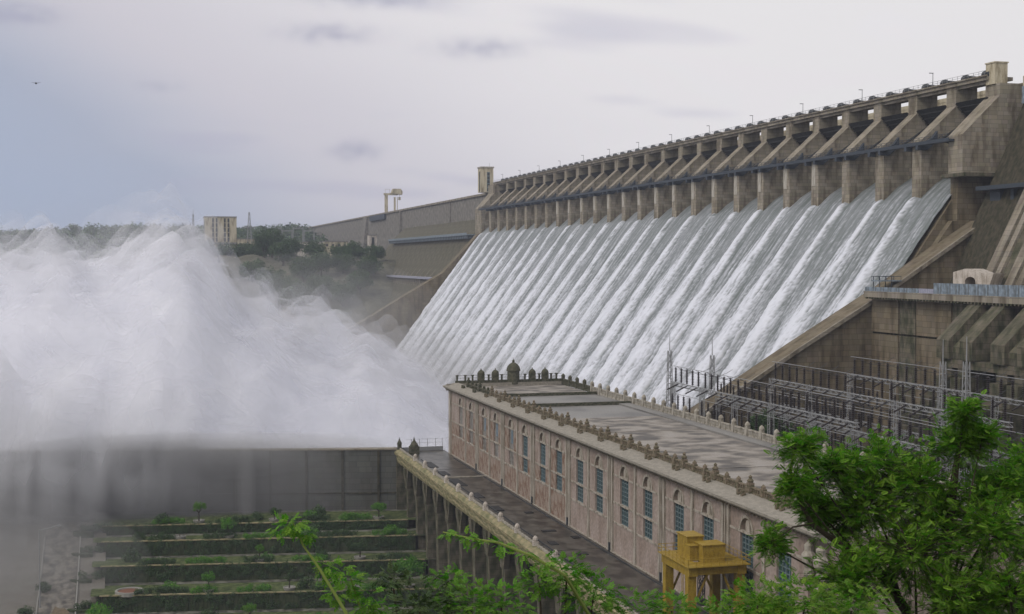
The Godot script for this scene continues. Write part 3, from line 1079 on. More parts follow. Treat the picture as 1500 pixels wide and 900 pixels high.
# ---------------------------------------------------------------- the powerhouse
func powerhouse() -> void:
	var p := base("powerhouse", Vector3(95, 0, -248), "long pink plastered powerhouse with tall arched windows and an ornate parapet", "powerhouse")
	var o := -p.position
	var b := MB.new()
	var z_far := -349.0
	var z_near := -147.0
	# the hall behind the facade, and its far end
	b.box2(Vector3(80.9, -2.0, z_far + 0.8), Vector3(111.0, 16.6, z_near))
	part(b, "hall", M["pink_plaster"], p, o)
	# facade, one window bay at a time: piers of wall either side of the opening, panels between the string courses
	var pm := {}
	var bays := []
	for k in 8:
		for s in [-5.5, 5.5]:
			bays.append(-163.5 - 24.0 * k + s)
	for i in bays.size():
		var zc: float = bays[i]
		var inner: float = 1.0 if i % 2 == 0 else -1.0     # side of the pair's middle
		# the bay runs from the single pilaster (5.5 away) to the double one (6.5 away)
		var za := zc - (6.5 if inner > 0 else 5.5)
		var zb := zc + (5.5 if inner > 0 else 6.5)
		if zc < -336.0:
			za = z_far
		var worn := zc < -245.0
		var blind := zc < -284.0
		var half := 2.05
		for band in [[-1.0, 4.75, 0], [4.95, 8.2, 1], [8.4, 13.0, 1], [13.2, 16.3, 2]]:
			var top: float = band[1]
			var bot: float = band[0]
			if band[2] == 0:
				b = MB.new()
				b.box2(Vector3(80.0, bot, za + 0.03), Vector3(80.95, top, zb - 0.03))
				part(b, "wall_panel", M["worn_plaster"] if worn else M["pink_plaster"], p, o)
			elif band[2] == 1:
				for side in [[za + 0.03, zc - half], [zc + half, zb - 0.03]]:
					b = MB.new()
					b.box2(Vector3(80.0, bot, side[0]), Vector3(80.95, top, side[1]))
					part(b, "wall_panel", M["worn_plaster"] if worn and (i + int(top)) % 3 != 0 else M["pink_plaster"], p, o)
			else:
				# spandrel with a round-headed niche
				var poly := PackedVector2Array([Vector2(za + 0.03, bot), Vector2(zc - 1.85, bot)])
				for q in 9:
					var a := PI - PI * q / 8.0
					poly.append(Vector2(zc + cos(a) * 1.85, 13.2 + sin(a) * 1.95))
				poly.append_array(PackedVector2Array([Vector2(zc + 1.85, bot), Vector2(zb - 0.03, bot), Vector2(zb - 0.03, top), Vector2(za + 0.03, top)]))
				b = MB.new()
				b.prism_x(poly, 80.0, 80.95)
				part(b, "spandrel", M["pink_plaster"], p, o)
		# niche: archivolt, back, and the little light inside it
		b = MB.new()
		for q in 10:
			var a0 := PI * q / 10.0
			var a1 := PI * (q + 1) / 10.0
			for rr in [[1.85, 2.25, 79.86]]:
				var c0 := Vector3(rr[2], 13.2 + sin(a0) * rr[0] * 1.05, zc + cos(a0) * rr[0])
				var c1 := Vector3(rr[2], 13.2 + sin(a1) * rr[0] * 1.05, zc + cos(a1) * rr[0])
				var d0 := Vector3(rr[2], 13.2 + sin(a0) * rr[1] * 1.05, zc + cos(a0) * rr[1])
				var d1 := Vector3(rr[2], 13.2 + sin(a1) * rr[1] * 1.05, zc + cos(a1) * rr[1])
				b.quad(c0, c1, d1, d0, Vector3(-1, 0, 0))
				b.quad(d0, d1, d1 + Vector3(0.2, 0, 0), d0 + Vector3(0.2, 0, 0), d0 - Vector3(rr[2], 13.2, zc))
				b.quad(c0, c1, c1 + Vector3(0.7, 0, 0), c0 + Vector3(0.7, 0, 0), Vector3(rr[2], 13.2, zc) - c0)
		var arch := part(b, "arch", M["trim"], p, o)
		b = MB.new()
		var np := PackedVector2Array()
		for q in 9:
			var a := PI * q / 8.0
			np.append(Vector2(zc + cos(a) * 1.84, 13.2 + sin(a) * 1.92))
		b.prism_x(np, 80.62, 80.86)
		part(b, "niche_back", M["niche"] if not worn else M["niche_dark"], arch)
		b = MB.new()
		b.box2(Vector3(80.15, 13.2, zc - 0.75), Vector3(80.6, 14.2, zc + 0.55))
		b.prism_x(PackedVector2Array([Vector2(zc - 0.75, 14.2), Vector2(zc + 0.55, 14.2), Vector2(zc + 0.25, 14.8), Vector2(zc - 0.45, 14.8)]), 80.15, 80.6)
		part(b, "niche_light", M["trim"], arch)
		# window: frame with glazing bars over the glass, in two lights split by the string course
		for lt in [[4.95, 8.2], [8.4, 13.0]]:
			if blind:
				b = MB.new()
				b.box2(Vector3(80.3, lt[0], zc - half), Vector3(80.9, lt[1], zc + half))
				var bl := part(b, "blind_window", M["boarded"], p, o)
				if zc > -318.0 and lt[1] > 10.0:
					b = MB.new()
					b.box2(Vector3(80.24, lt[1] - 3.2, zc - 0.6), Vector3(80.3, lt[1] - 0.2, zc + 0.4))
					part(b, "open_pane", M["window_blue"], bl)
				continue
			b = MB.new()
			var rows: int = 4 if lt[1] < 10.0 else 6
			for q in 5:
				var zz := lerpf(zc - half, zc + half, q / 4.0)
				b.box2(Vector3(80.30, lt[0], zz - 0.09), Vector3(80.48, lt[1], zz + 0.09))
			for q in rows + 1:
				var yy := lerpf(lt[0] + 0.08, lt[1] - 0.08, float(q) / rows)
				b.box2(Vector3(80.32, yy - 0.07, zc - half), Vector3(80.46, yy + 0.07, zc + half))
			var wf := part(b, "window", M["window_frame"], p, o)
			b = MB.new()
			b.box2(Vector3(80.5, lt[0], zc - half), Vector3(80.55, lt[1], zc + half))
			part(b, "glass", M["window_glass"] if not worn else M["window_blue"], wf)
		# string courses and sill
		b = MB.new()
		for yy in [4.85, 8.3, 13.1]:
			b.box2(Vector3(79.86, yy - 0.16, za + 0.05), Vector3(80.4, yy + 0.16, zb - 0.05))
		part(b, "string_course", M["trim"], p, o)
	# pilasters
	for k in 8:
		b = MB.new()
		var zc := -163.5 - 24.0 * k
		b.box2(Vector3(79.72, -1.0, zc - 0.42), Vector3(80.4, 16.3, zc + 0.42))
		part(b, "pilaster", M["trim"], p, o)
	for k in 7:
		var zc := -175.5 - 24.0 * k
		for s in [-0.95, 0.95]:
			b = MB.new()
			b.box2(Vector3(79.66, -1.0, zc + s - 0.34), Vector3(80.4, 16.3, zc + s + 0.34))
			part(b, "pilaster", M["trim"], p, o)
		b = MB.new()
		b.box2(Vector3(79.9, -1.0, zc - 0.6), Vector3(80.4, 16.3, zc + 0.6))
		part(b, "pilaster_panel", M["pink_plaster"], p, o)
		b = MB.new()
		b.tube(Vector3(79.75, -0.6, zc), Vector3(79.75, 16.0, zc), 0.12, 0.12, 5)
		var dp := part(b, "downpipe", M["trim"], p, o)
		b = MB.new()
		b.box2(Vector3(79.5, -0.6, zc - 0.25), Vector3(79.9, 1.0, zc + 0.25))
		part(b, "shoe", M["steel_dark"], dp)
	b = MB.new()
	b.box2(Vector3(79.6, -1.0, z_far - 0.3), Vector3(80.6, 16.3, z_far + 1.6))
	part(b, "corner_pilaster", M["trim"], p, o)
	b = MB.new()
	b.box2(Vector3(79.7, -1.1, z_far), Vector3(80.3, -0.35, z_near))
	part(b, "plinth", M["trim"], p, o)
	# near corner: paired brackets carrying a carved panel
	for s in [0.0, 3.0]:
		b = MB.new()
		b.lathe(Vector3(79.6, 11.0, -150.6 + s), [Vector2(0.3, 0), Vector2(0.75, 0.6), Vector2(0.5, 1.4), Vector2(0.9, 2.2), Vector2(0.95, 3.0), Vector2(0.55, 3.5), Vector2(0.6, 4.2), Vector2(0.0, 4.8)], 8)
		b.box2(Vector3(79.2, 10.2, -151.4 + s), Vector3(80.2, 11.0, -149.8 + s))
		part(b, "corner_carving", M["parapet_pale"], p, o)
	# cornice: moulded profile, along the front and the far end
	b = MB.new()
	var prof := pts([80.9, 16.1, 79.7, 16.1, 79.5, 16.5, 78.6, 16.7, 78.3, 17.0, 78.3, 17.35, 78.9, 17.4, 81.6, 18.0, 82.4, 18.0, 82.4, 16.1])
	b.prism(prof, z_far - 1.2, z_near)
	var cn := part(b, "cornice", M["cornice"], p, o)
	b = MB.new()
	b.prism_x(PackedVector2Array([Vector2(z_far + 0.8, 16.1), Vector2(z_far - 0.4, 16.1), Vector2(z_far - 1.4, 16.8), Vector2(z_far - 1.4, 17.3), Vector2(z_far + 0.8, 17.9)]), 78.9, 112.0)
	part(b, "cornice", M["cornice"], p, o)
	b = MB.new()
	var z := z_far
	while z < z_near:
		b.box2(Vector3(79.0, 16.25, z), Vector3(79.8, 16.62, z + 0.5))
		z += 1.1
	part(b, "dentil_row", M["parapet_brown"], cn)
	# roof slabs between the expansion joints, each with its own tone and level
	var cuts := [z_far + 0.6, -319.5, -295.5, -271.5, -247.5, -223.5, -199.5, -175.5, z_near]
	for i in 8:
		b = MB.new()
		var y := 17.0 + 0.05 * (i % 2)
		b.box2(Vector3(82.4, 16.6, cuts[i] + 0.12), Vector3(110.4, y, cuts[i + 1] - 0.12))
		part(b, "roof_slab", M["roof_grey"] if i in [1, 2] else M["roof_brown"], p, o)
	for i in [1, 2]:
		b = MB.new()
		b.box2(Vector3(86.0, 16.9, cuts[i] - 0.35), Vector3(110.4, 17.75, cuts[i] + 0.35))
		part(b, "joint_upstand", M["parapet_dark"], p, o)
	b = MB.new()
	b.box2(Vector3(107.4, 16.9, -300.0), Vector3(110.2, 17.35, z_near))
	part(b, "gutter_strip", M["roof_grey"], p, o)
	# front parapet: low pierced panels, stepped pedestals with knobbed finials
	z = z_near + 0.0
	b = MB.new()
	b.box2(Vector3(81.8, 18.0, -5.2), Vector3(82.3, 18.22, 5.2))
	b.box2(Vector3(81.8, 18.75, -5.2), Vector3(82.3, 18.95, 5.2))
	for q in 15:
		b.box2(Vector3(81.9, 18.2, -5.0 + q * 0.7), Vector3(82.2, 18.78, -4.72 + q * 0.7))
	var panel := b.mesh()
	b = MB.new()
	b.box2(Vector3(81.5, 17.9, -0.75), Vector3(82.5, 18.8, 0.75))
	b.box2(Vector3(81.6, 18.8, -0.45), Vector3(82.4, 19.4, 0.45))
	b.lathe(Vector3(82, 19.4, 0), [Vector2(0.36, 0), Vector2(0.5, 0.3), Vector2(0.2, 0.6), Vector2(0.28, 0.85), Vector2(0.0, 1.1)], 7)
	b.box2(Vector3(80.3, 17.7, -0.9), Vector3(80.9, 18.5, -0.4))
	b.box2(Vector3(80.3, 17.7, 0.4), Vector3(80.9, 18.5, 0.9))
	var ped := b.mesh()
	b = MB.new()
	b.box2(Vector3(81.7, 17.9, -0.45), Vector3(82.4, 19.15, 0.45))
	b.lathe(Vector3(82.05, 19.15, 0), [Vector2(0.35, 0), Vector2(0.36, 0.3), Vector2(0.0, 0.65)], 6)
	var small_ped := b.mesh()
	for k in 17:
		var zc := -160.4 - 11.76 * k
		if zc < z_far + 1.0:
			break
		var m: Material = M["parapet_brown"] if zc > -315.0 else M["parapet_dark"]
		inst(ped, "pedestal", m, p, o + Vector3(0, 0, zc))
		inst(panel, "parapet_panel", m, p, o + Vector3(0, 0, zc + 5.88))
		for sz in [3.92, 7.84]:
			inst(small_ped, "pedestal_small", m, p, o + Vector3(0, 0, zc + sz))
	# far end parapet: dark wall with posts, four small kiosks and a domed one in the middle
	b = MB.new()
	b.box2(Vector3(81.5, 17.2, z_far - 0.9), Vector3(111.4, 18.5, z_far - 0.3))
	part(b, "end_parapet", M["parapet_dark"], p, o)
	b = MB.new()
	b.tube(Vector3(82, 19.9, z_far - 0.6), Vector3(111, 19.9, z_far - 0.6), 0.04, 0.04, 4)
	b.tube(Vector3(82, 19.2, z_far - 0.6), Vector3(111, 19.2, z_far - 0.6), 0.04, 0.04, 4)
	part(b, "rail", M["steel_dark"], p, o)
	for x in [82.0, 84.2, 86.2, 90.6, 94.2, 100.6, 104.6, 107.9, 109.4]:
		b = MB.new()
		b.box2(Vector3(x - 0.2, 18.4, z_far - 0.85), Vector3(x + 0.2, 19.7, z_far - 0.35))
		b.box2(Vector3(x - 0.32, 19.7, z_far - 0.95), Vector3(x + 0.32, 20.0, z_far - 0.25))
		part(b, "parapet_post", M["parapet_dark"], p, o)
	for x in [88.5, 92.4, 102.6, 106.2]:
		b = MB.new()
		b.box2(Vector3(x - 0.8, 17.4, z_far - 1.4), Vector3(x + 0.8, 20.3, z_far + 0.2))
		b.lathe(Vector3(x, 20.3, z_far - 0.6), [Vector2(1.0, 0), Vector2(0.9, 0.35), Vector2(0.6, 0.7), Vector2(0.18, 0.95), Vector2(0.12, 1.25), Vector2(0.0, 1.4)], 10)
		part(b, "kiosk", M["parapet_dark"], p, o)
	b = MB.new()
	b.lathe(Vector3(97.4, 17.4, z_far - 0.6), [Vector2(1.65, 0), Vector2(1.65, 3.3), Vector2(1.9, 3.4), Vector2(1.85, 3.9), Vector2(1.55, 4.7), Vector2(1.0, 5.3), Vector2(0.35, 5.65), Vector2(0.3, 5.9), Vector2(0.42, 6.05), Vector2(0.12, 6.4), Vector2(0.0, 6.9)], 16)
	part(b, "domed_kiosk", M["parapet_dark"], p, o)
	# upstream parapet, pale, with balusters and ball-topped posts
	b = MB.new()
	b.box2(Vector3(110.6, 17.0, -2.6), Vector3(111.0, 17.5, 2.6))
	b.box2(Vector3(110.6, 18.35, -2.6), Vector3(111.0, 18.6, 2.6))
	for q in 9:
		b.box2(Vector3(110.68, 17.5, -2.5 + q * 0.6), Vector3(110.92, 18.35, -2.2 + q * 0.6))
	panel = b.mesh()
	b = MB.new()
	b.box2(Vector3(110.4, 17.0, -0.38), Vector3(111.2, 19.1, 0.38))
	b.lathe(Vector3(110.8, 19.1, 0), [Vector2(0.5, 0), Vector2(0.55, 0.3), Vector2(0.35, 0.65), Vector2(0.0, 0.9)], 8)
	ped = b.mesh()
	for k in 34:
		var zc := z_far + 1.0 + 6.0 * k
		var m: Material = M["parapet_pale"] if zc > -325.0 else M["parapet_dark"]
		inst(ped, "parapet_post", m, p, o + Vector3(0, 0, zc))
		if k < 33:
			inst(panel, "balustrade", m, p, o + Vector3(0, 0, zc + 3.0))

# ---------------------------------------------------------------- the tailrace deck in front of it
func deck() -> void:
	var d := base("tailrace_deck", Vector3(74, 0, -250), "wet concrete deck on tall buttresses along the powerhouse front", "deck")
	var o := -d.position
	var zs := [-356.0, -322.0, -298.0, -274.0, -250.0, -226.0, -202.0, -178.0, -140.0]
	var b := MB.new()
	for i in 8:
		b = MB.new()
		b.box2(Vector3(68.4, -2.2, zs[i] + 0.04), Vector3(79.9, -0.5 - 0.03 * (i % 2), zs[i + 1] - 0.04))
		part(b, "slab", M["deck_wet"], d, o)
	# edge beam with a rounded upper moulding
	b = MB.new()
	b.prism(pts([68.4, -3.4, 67.2, -3.4, 66.9, -2.6, 67.0, -1.6, 66.5, -1.3, 66.4, -0.6, 66.8, -0.2, 67.4, 0.1, 68.4, 0.15]), -356.4, -140.0)
	part(b, "edge_beam", M["beam_yellow"], d, o)
	b = MB.new()
	b.box2(Vector3(67.6, 0.15, -355.0), Vector3(67.75, 0.55, -140.0))
	var z := -354.0
	while z < -142.0:
		b.box2(Vector3(67.5, 0.15, z), Vector3(67.85, 0.62, z + 0.5))
		z += 1.5
	part(b, "kerb", M["parapet_pale"], d, o)
	# posts with white caps
	b = MB.new()
	b.box2(Vector3(67.1, 0.1, -0.42), Vector3(68.1, 0.9, 0.42))
	b.lathe(Vector3(67.6, 0.9, 0), [Vector2(0.35, 0), Vector2(0.5, 0.25), Vector2(0.45, 0.6), Vector2(0.2, 0.9), Vector2(0.0, 1.0)], 8)
	var post := b.mesh()
	for k in 12:
		inst(post, "capped_post", M["white_plaster"], d, o + Vector3(0, 0, -204.8 - 11.75 * k))
	# buttresses: flared heads, tapering shafts
	b = MB.new()
	b.prism(pts([79.0, -38.0, 68.2, -38.0, 67.6, -9.0, 66.9, -5.0, 66.8, -3.4, 79.0, -3.4]), -1.15, 1.15)
	b.prism_x(PackedVector2Array([Vector2(-1.15, -8.5), Vector2(-3.0, -3.4), Vector2(3.0, -3.4), Vector2(1.15, -8.5)]), 67.3, 68.4)
	var but := b.mesh()
	for k in 18:
		inst(but, "buttress", M["dark_concrete"], d, o + Vector3(0, 0, -345.0 + 11.9 * k))
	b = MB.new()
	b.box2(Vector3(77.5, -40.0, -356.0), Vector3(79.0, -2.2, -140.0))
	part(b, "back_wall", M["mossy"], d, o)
	b = MB.new()
	b.box2(Vector3(66.9, -17.0, -357.0), Vector3(79.0, -2.2, -355.6))
	part(b, "end_wall", M["dark_concrete"], d, o)
	# gratings and hatch covers on the deck
	for g in [[70.6, -330.0, 2.2, 9.0], [70.8, -316.0, 2.0, 6.0], [70.9, -302.0, 2.4, 10.0], [71.0, -284.0, 2.0, 6.5], [71.2, -268.0, 1.8, 5.0], [76.2, -262.0, 1.6, 1.6], [74.6, -243.0, 2.6, 1.4], [77.6, -236.0, 1.5, 2.0], [72.0, -232.0, 1.4, 3.0], [74.2, -222.0, 2.0, 1.2]]:
		b = MB.new()
		b.box2(Vector3(g[0] - g[2] * 0.5, -0.52, g[1] - g[3] * 0.5), Vector3(g[0] + g[2] * 0.5, -0.38, g[1] + g[3] * 0.5))
		part(b, "grating", M["grate"], d, o)
	b = MB.new()
	for x in [70.2, 78.8]:
		b.box2(Vector3(x - 0.08, -0.5, -340.0), Vector3(x + 0.08, -0.34, -142.0))
	part(b, "crane_rail", M["steel_dark"], d, o)
	b = MB.new()
	b.box2(Vector3(70.0, -0.5, -309.4), Vector3(79.5, -0.3, -308.8))
	part(b, "drain_cover", M["parapet_pale"], d, o)
	# railing and turrets at the far end
	b = MB.new()
	b.box2(Vector3(68.4, -0.5, -356.3), Vector3(79.6, 0.5, -355.9))
	for x in [71.0, 73.2, 75.4, 77.6, 79.4]:
		b.tube(Vector3(x, 0.4, -356.1), Vector3(x, 2.7, -356.1), 0.07, 0.07, 4)
	b.tube(Vector3(69.5, 2.6, -356.1), Vector3(79.6, 2.6, -356.1), 0.04, 0.04, 3)
	b.tube(Vector3(69.5, 1.6, -356.1), Vector3(79.6, 1.6, -356.1), 0.04, 0.04, 3)
	part(b, "end_railing", M["galvanised"], d, o)
	b = MB.new()
	b.box2(Vector3(67.2, 0.1, -356.2), Vector3(68.2, 1.5, -355.2))
	b.lathe(Vector3(67.7, 1.5, -355.7), [Vector2(0.7, 0), Vector2(0.55, 0.5), Vector2(0.25, 1.0), Vector2(0.0, 1.9)], 8)
	part(b, "turret", M["parapet_dark"], d, o)
	b = MB.new()
	b.box2(Vector3(69.2, -0.4, -350.6), Vector3(71.6, 1.6, -348.4))
	b.lathe(Vector3(70.4, 1.6, -349.5), [Vector2(1.2, 0), Vector2(1.05, 0.5), Vector2(0.6, 1.1), Vector2(0.25, 1.7), Vector2(0.0, 2.6)], 8)
	part(b, "turret", M["parapet_dark"], d, o)

# ---------------------------------------------------------------- yellow gantry crane
func crane_on_deck() -> void:
	var c := base("gantry_crane", Vector3(74.5, -0.34, -171), "yellow steel gantry crane with a boxy winch house on the powerhouse deck", "gantry crane")
	c.scale = Vector3(0.9, 0.96, 0.9)
	var b := MB.new()
	var lx := 3.9
	var lz := 4.4
	for sx in [-1.0, 1.0]:
		for sz in [-1.0, 1.0]:
			b = MB.new()
			b.box2(Vector3(sx * lx - 0.65, 0.9, sz * lz - 0.6), Vector3(sx * lx + 0.65, 9.0, sz * lz + 0.6))
			var leg := part(b, "leg", M["yellow_paint"], c)
			b = MB.new()
			b.box2(Vector3(sx * lx - 0.5, 0.35, sz * lz - 1.3), Vector3(sx * lx + 0.5, 0.95, sz * lz + 1.3))
			for q in [-0.8, 0.8]:
				b.tube(Vector3(sx * lx - 0.2, 0.35, sz * lz + q), Vector3(sx * lx + 0.2, 0.35, sz * lz + q), 0.35, 0.35, 8)
			part(b, "bogie", M["steel_dark"], leg)
	for sx in [-1.0, 1.0]:
		b = MB.new()
		b.box2(Vector3(sx * lx - 0.7, 9.0, -5.4), Vector3(sx * lx + 0.7, 10.3, 5.4))
		part(b, "girder", M["yellow_paint"], c)
	for sz in [-1.0, 1.0]:
		b = MB.new()
		b.box2(Vector3(-3.2, 9.1, sz * 4.6 - 0.55), Vector3(3.2, 10.2, sz * 4.6 + 0.55))
		part(b, "girder", M["yellow_paint"], c)
		b = MB.new()
		b.tube(Vector3(-lx + 0.3, 4.2, sz * lz), Vector3(-1.2, 9.1, sz * lz), 0.2, 0.2, 5)
		b.tube(Vector3(lx - 0.3, 4.2, sz * lz), Vector3(1.2, 9.1, sz * lz), 0.2, 0.2, 5)
		part(b, "knee_brace", M["yellow_paint"], c)
	b = MB.new()
	b.box2(Vector3(-5.0, 10.3, -6.0), Vector3(-2.6, 10.42, 6.0))
	b.box2(Vector3(2.6, 10.3, -6.0), Vector3(5.0, 10.42, 6.0))
	b.box2(Vector3(-2.6, 10.3, 2.6), Vector3(2.6, 10.42, 6.0))
	b.box2(Vector3(-2.6, 10.3, -6.0), Vector3(2.6, 10.42, -4.6))
	part(b, "platform", M["yellow_paint"], c)
	b = MB.new()
	for y in [10.95, 11.5]:
		for s in [-1.0, 1.0]:
			b.tube(Vector3(s * 4.95, y, -5.95), Vector3(s * 4.95, y, 5.95), 0.045, 0.045, 4)
			b.tube(Vector3(-4.95, y, s * 5.95), Vector3(4.95, y, s * 5.95), 0.045, 0.045, 4)
	for q in 9:
		for s in [-1.0, 1.0]:
			b.tube(Vector3(s * 4.95, 10.4, -5.95 + q * 1.4875), Vector3(s * 4.95, 11.5, -5.95 + q * 1.4875), 0.045, 0.045, 4)
			b.tube(Vector3(-4.95 + q * 1.2375, 10.4, s * 5.95), Vector3(-4.95 + q * 1.2375, 11.5, s * 5.95), 0.045, 0.045, 4)
	part(b, "railing", M["yellow_paint"], c)
	for h in [[-2.8, -0.2, -3.4, 0.4, 13.5], [-1.6, 1.9, 0.5, 3.6, 12.8], [-3.0, -1.7, 0.5, 1.9, 12.5]]:
		b = MB.new()
		b.box2(Vector3(h[0], 10.42, h[2]), Vector3(h[1], h[4], h[3]))
		var hs := part(b, "winch_house", M["yellow_paint"], c)
		b = MB.new()
		b.box2(Vector3(h[0] - 0.15, h[4], h[2] - 0.15), Vector3(h[1] + 0.15, h[4] + 0.14, h[3] + 0.15))
		part(b, "roof", M["yellow_paint"], hs)
	b = MB.new()
	for q in [-0.25, 0.25]:
		b.tube(Vector3(-4.6, 0.6, 3.0 + q), Vector3(-4.6, 11.3, 3.0 + q), 0.05, 0.05, 4)
	for q in 20:
		b.tube(Vector3(-4.6, 0.9 + q * 0.5, 2.75), Vector3(-4.6, 0.9 + q * 0.5, 3.25), 0.03, 0.03, 3)
	part(b, "ladder", M["yellow_paint"], c)
	for q in [-0.5, 0.1]:
		b = MB.new()
		b.tube(Vector3(q, 11.0, 0.4), Vector3(q, 4.5, 0.4), 0.05, 0.05, 4)
		part(b, "hoist_rope", M["steel_dark"], c)
	b = MB.new()
	b.tube(Vector3(-1.0, 11.2, -4.6), Vector3(1.5, 11.2, -4.6), 0.6, 0.6, 10)
	part(b, "cable_drum", M["steel_dark"], c)
	b = MB.new()
	b.lattice(Vector3(-0.3, 9.0, 0), Vector3(-0.3, 4.5, 0), 0.8, 0.8, 4, 0.08)
	b.box2(Vector3(-0.8, 3.7, -0.9), Vector3(0.2, 4.5, 0.9))
	part(b, "lifting_beam", M["steel_dark"], c)

# ---------------------------------------------------------------- plants in general
func leaf_tree(called: String, at: Vector3, h: float, r: float, mat: String, label: String, category: String, group: String, sd: int, clumps := 60, trunk_share := 0.45) -> Node3D:
	var t := base(called, at, label, category, group)
	var q := RandomNumberGenerator.new()
	q.seed = sd
	var b := MB.new()
	b.tube(Vector3(0, -0.3, 0), Vector3(q.randf_range(-0.1, 0.1) * r, h * trunk_share, q.randf_range(-0.1, 0.1) * r), 0.05 * h, 0.03 * h, 6)
	for i in 4:
		var a := TAU * i / 4.0 + q.randf()
		b.tube(Vector3(0, h * trunk_share * 0.9, 0), Vector3(cos(a) * r * 0.55, h * q.randf_range(0.6, 0.85), sin(a) * r * 0.55), 0.025 * h, 0.01 * h, 5)
	part(b, "trunk", M["bark"], t)
	var w := []
	for i in clumps:
		var d := Vector3(q.randfn(), q.randfn(), q.randfn()).normalized() * pow(q.randf(), 0.5)
		var cy := h * (trunk_share + 1.0) * 0.5
		var p := Vector3(d.x * r, cy + d.y * h * (1.0 - trunk_share) * 0.52, d.z * r)
		var s := r * q.randf_range(0.22, 0.42)
		w.append(Transform3D(Basis.from_euler(Vector3(q.randf() * 6, q.randf() * 6, q.randf() * 6)).scaled(Vector3.ONE * s), p))
	scatter(clump, M[mat], w, "crown", t)
	return t

func shrub(called: String, at: Vector3, size: Vector3, mat: String, label: String, group: String, sd: int, clumps := 30) -> Node3D:
	var t := base(called, at, label, "shrub", group)
	var q := RandomNumberGenerator.new()
	q.seed = sd
	var b := MB.new()
	for i in 5:
		b.tube(Vector3(q.randf_range(-0.3, 0.3) * size.x, -0.2, q.randf_range(-0.3, 0.3) * size.z), Vector3(q.randf_range(-0.4, 0.4) * size.x, size.y * 0.7, q.randf_range(-0.4, 0.4) * size.z), 0.06, 0.03, 4)
	part(b, "stem", M["bark"], t)
	var w := []
	for i in clumps:
		var d := Vector3(q.randf_range(-1, 1), q.randf(), q.randf_range(-1, 1))
		var s := minf(size.x, size.y) * q.randf_range(0.3, 0.5)
		w.append(Transform3D(Basis.from_euler(Vector3(q.randf() * 6, q.randf() * 6, q.randf() * 6)).scaled(Vector3.ONE * s), Vector3(d.x * size.x * 0.5, 0.25 * size.y + d.y * size.y * 0.6 * (1.0 - 0.5 * absf(d.x)), d.z * size.z * 0.5)))
	scatter(clump, M[mat], w, "foliage", t)
	return t

# ---------------------------------------------------------------- terraced garden below the deck
const WALLS := [[-16.0, -18.2, -352.5, -340.9], [-18.2, -21.8, -343.7, -331.6], [-21.8, -25.7, -332.8, -320.0], [-25.7, -29.5, -319.8, -306.3], [-29.5, -33.2, -306.5, -292.4]]

func wall_z(k: int, x: float) -> float:
	var w: Array = WALLS[k]
	return lerpf(w[2], w[3], (x + 8.0) / 75.0)

func side_height(x: float, z: float) -> float:   # the ramp of ground beside the terraces
	var y := -16.0
	for w in WALLS:
		y += (w[1] - w[0]) * smoothstep(-9.0, 9.0, z - lerpf(w[2], w[3], (x + 8.0) / 75.0))
	return y - 0.35

